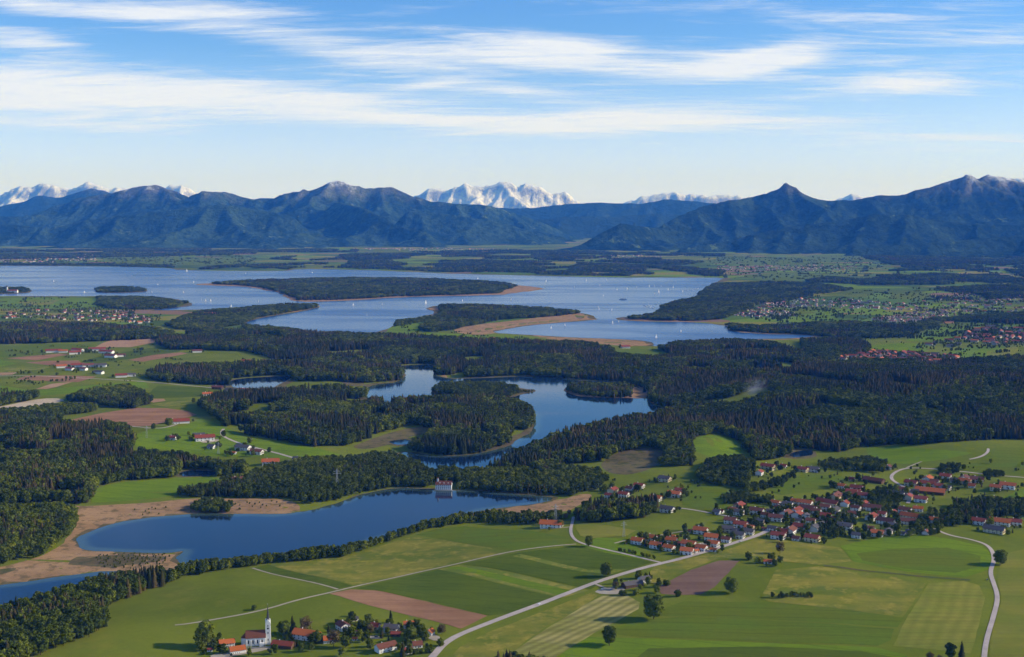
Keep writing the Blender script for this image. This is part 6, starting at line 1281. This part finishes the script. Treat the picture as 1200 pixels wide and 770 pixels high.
HULL = hull_mesh(9, 2.8, 1.2)
V, Fc = [], []; tube(V, Fc, (.8, 0, 1), (.8, 0, 14), .12, .07, 5); MAST = mesh('mast', V, Fc, [M['steel']])
def sail_mesh(nm, pts):
    n = len(pts); V = [(x, .05, z) for x, z in pts] + [(x, -.05, z) for x, z in pts]
    return mesh(nm, V, [tuple(range(n)), tuple(range(n, 2 * n))[::-1]] + [(k, (k + 1) % n, n + (k + 1) % n, n + k)[::-1] for k in range(n)], [M['sail']])
MAIN = sail_mesh('main_sail', [(.6, 2), (-4, 2.2), (-2.6, 6), (.5, 13.6)]); JIB = sail_mesh('fore_sail', [(4.2, 1.6), (1.1, 2), (.9, 12)])
SAILS = [(673,337),(703,335),(707,347),(711,329),(723,340),(735,339),(746,337),(761,336),(767,336),(775,336),(772,343),(783,340),(767,345),(789,337),(800,342),(701,361),(717,364),(718,379),(725,378),(798,389),(769,396),(662,382),(687,329),(219,318),(288,321),(366,320),(185,334),(178,343),(227,331),(215,343),(236,352),(241,353),(247,353),(303,354),(271,359.5),(63,330),(7,314),(99,343),(414,358),(448,357),(499,356),(542,353),(599,352),(646,385),(702,363),(430,370),(640,330),(560,327)]
for i, (a, b_) in enumerate(SAILS):
    x, y = pix0(a, b_); big = 1.6 if (a, b_) in ((772, 343), (219, 318), (499, 356)) else random.uniform(.8, 1.1)
    part_ = 'between the wooded islands' if a < 330 else 'in the narrows beside the big island' if a < 620 else 'on the wide water off the harbour'
    if big == 1.6: part_ = {772: 'with tall bright sails off the harbour point', 219: 'with tall bright sails off the southern shore', 499: 'with tall bright sails at the reed tip'}[a]
    t_ = thing('sailing_boat', 'white sailing boat ' + part_, 'boat', (x, y, .1), random.uniform(.6, 1.2) * (1 if i % 3 else -1) + (math.pi if i % 2 else 0), 'sailing boats ' + ('between the wooded islands' if a < 330 else 'in the narrows' if a < 620 else 'off the harbour'), (big,) * 3)
    obj('hull', HULL, t_); obj('mast', MAST, t_); obj('main_sail', MAIN, t_); obj('fore_sail', JIB, t_)
CAB = boxmesh('cabin', M['hull'], (-2, 1.4, -.8, .8, 1.15, 2.0))
for i, (a, b_) in enumerate([(803,339),(806,340),(809,339.5),(812,340),(815,339),(818,338.5),(755,358),(757,359),(760,358),(763,359),(759,360),(762,360.5),(766,358.5),(769,357),(765,361),(808,345),(811,346)]):
    x, y = pix0(a, b_); t_ = thing('moored_boat', 'small white boat moored ' + ('at the harbour jetty' if a < 790 else 'in the bay by the wooded shore'), 'boat', (x, y, .1), random.uniform(0, 6.28), 'moored boats ' + ('at the jetty' if a < 790 else 'in the bay'), (1.3,) * 3)
    obj('hull', HULL, t_); obj('mast', MAST, t_); obj('cabin', CAB, t_)
x, y = pix0(730, 351); fy = thing('passenger_ferry', 'white passenger ferry crossing the wide lake off the harbour', 'ferry', (x, y, .2), R(175), None, (1, 1, 1))
obj('hull', hull_mesh(44, 9, 2.6), fy); dk = obj('main_deck', boxmesh('main_deck', M['hull'], (-18, 14, -3.6, 3.6, 2.55, 5.2)), fy); obj('upper_deck', boxmesh('upper_deck', M['white'], (-12, 10, -3, 3, 5.25, 7.4)), fy); obj('bridge', boxmesh('bridge', M['hull'], (6, 10, -2.2, 2.2, 7.45, 9.4)), fy)
for k in range(7): obj('window', boxmesh('window', M['glass'], (-16 + k * 4, -13.4 + k * 4, -3.68, -3.5, 3.3, 4.5)), dk)

# ------------------------------------------------------------------ smoke rising from the forest
sx0, sy0, sz0 = gp(875, 470)
def smoke():
    V = ICO2[0] * np.array([42, 26, 26]); me = mesh('smoke', V, ICO2[1])
    m = bpy.data.materials.new('smoke'); m.use_nodes = True; t = NT(m.node_tree); t.n.clear(); me.materials.append(m)
    o = t.node('ShaderNodeTexCoord').outputs['Object']; n = t.noise(mapping(t, o, .3, (.035, .035, .05)), 1.0, 4, .6)
    ln = t.node('ShaderNodeVectorMath', operation='LENGTH'); t.put(ln.inputs[0], t.vm('MULTIPLY', o, (1 / 42, 1 / 26, 1 / 26)))
    fade = t.m('SUBTRACT', 1.0, t.smooth(ln.outputs['Value'], .2, 1.0))
    dn = t.m('MULTIPLY', t.m('MULTIPLY', fade, t.smooth(n, .4, .7)), .022)
    v = t.node('ShaderNodeVolumePrincipled'); v.inputs['Color'].default_value = (.85, .9, 1, 1); t.put(v.inputs['Density'], dn); q = t.node('ShaderNodeOutputMaterial'); t.l.new(v.outputs[0], q.inputs['Volume'])
    ob = obj('smoke', me, loc=(sx0 + 20, sy0, sz0 + 36), kind='stuff'); ob.rotation_euler = (0, R(-18), 0); ob['label'] = 'thin bluish smoke drifting above the dark forest'; ob['category'] = 'smoke'
smoke()
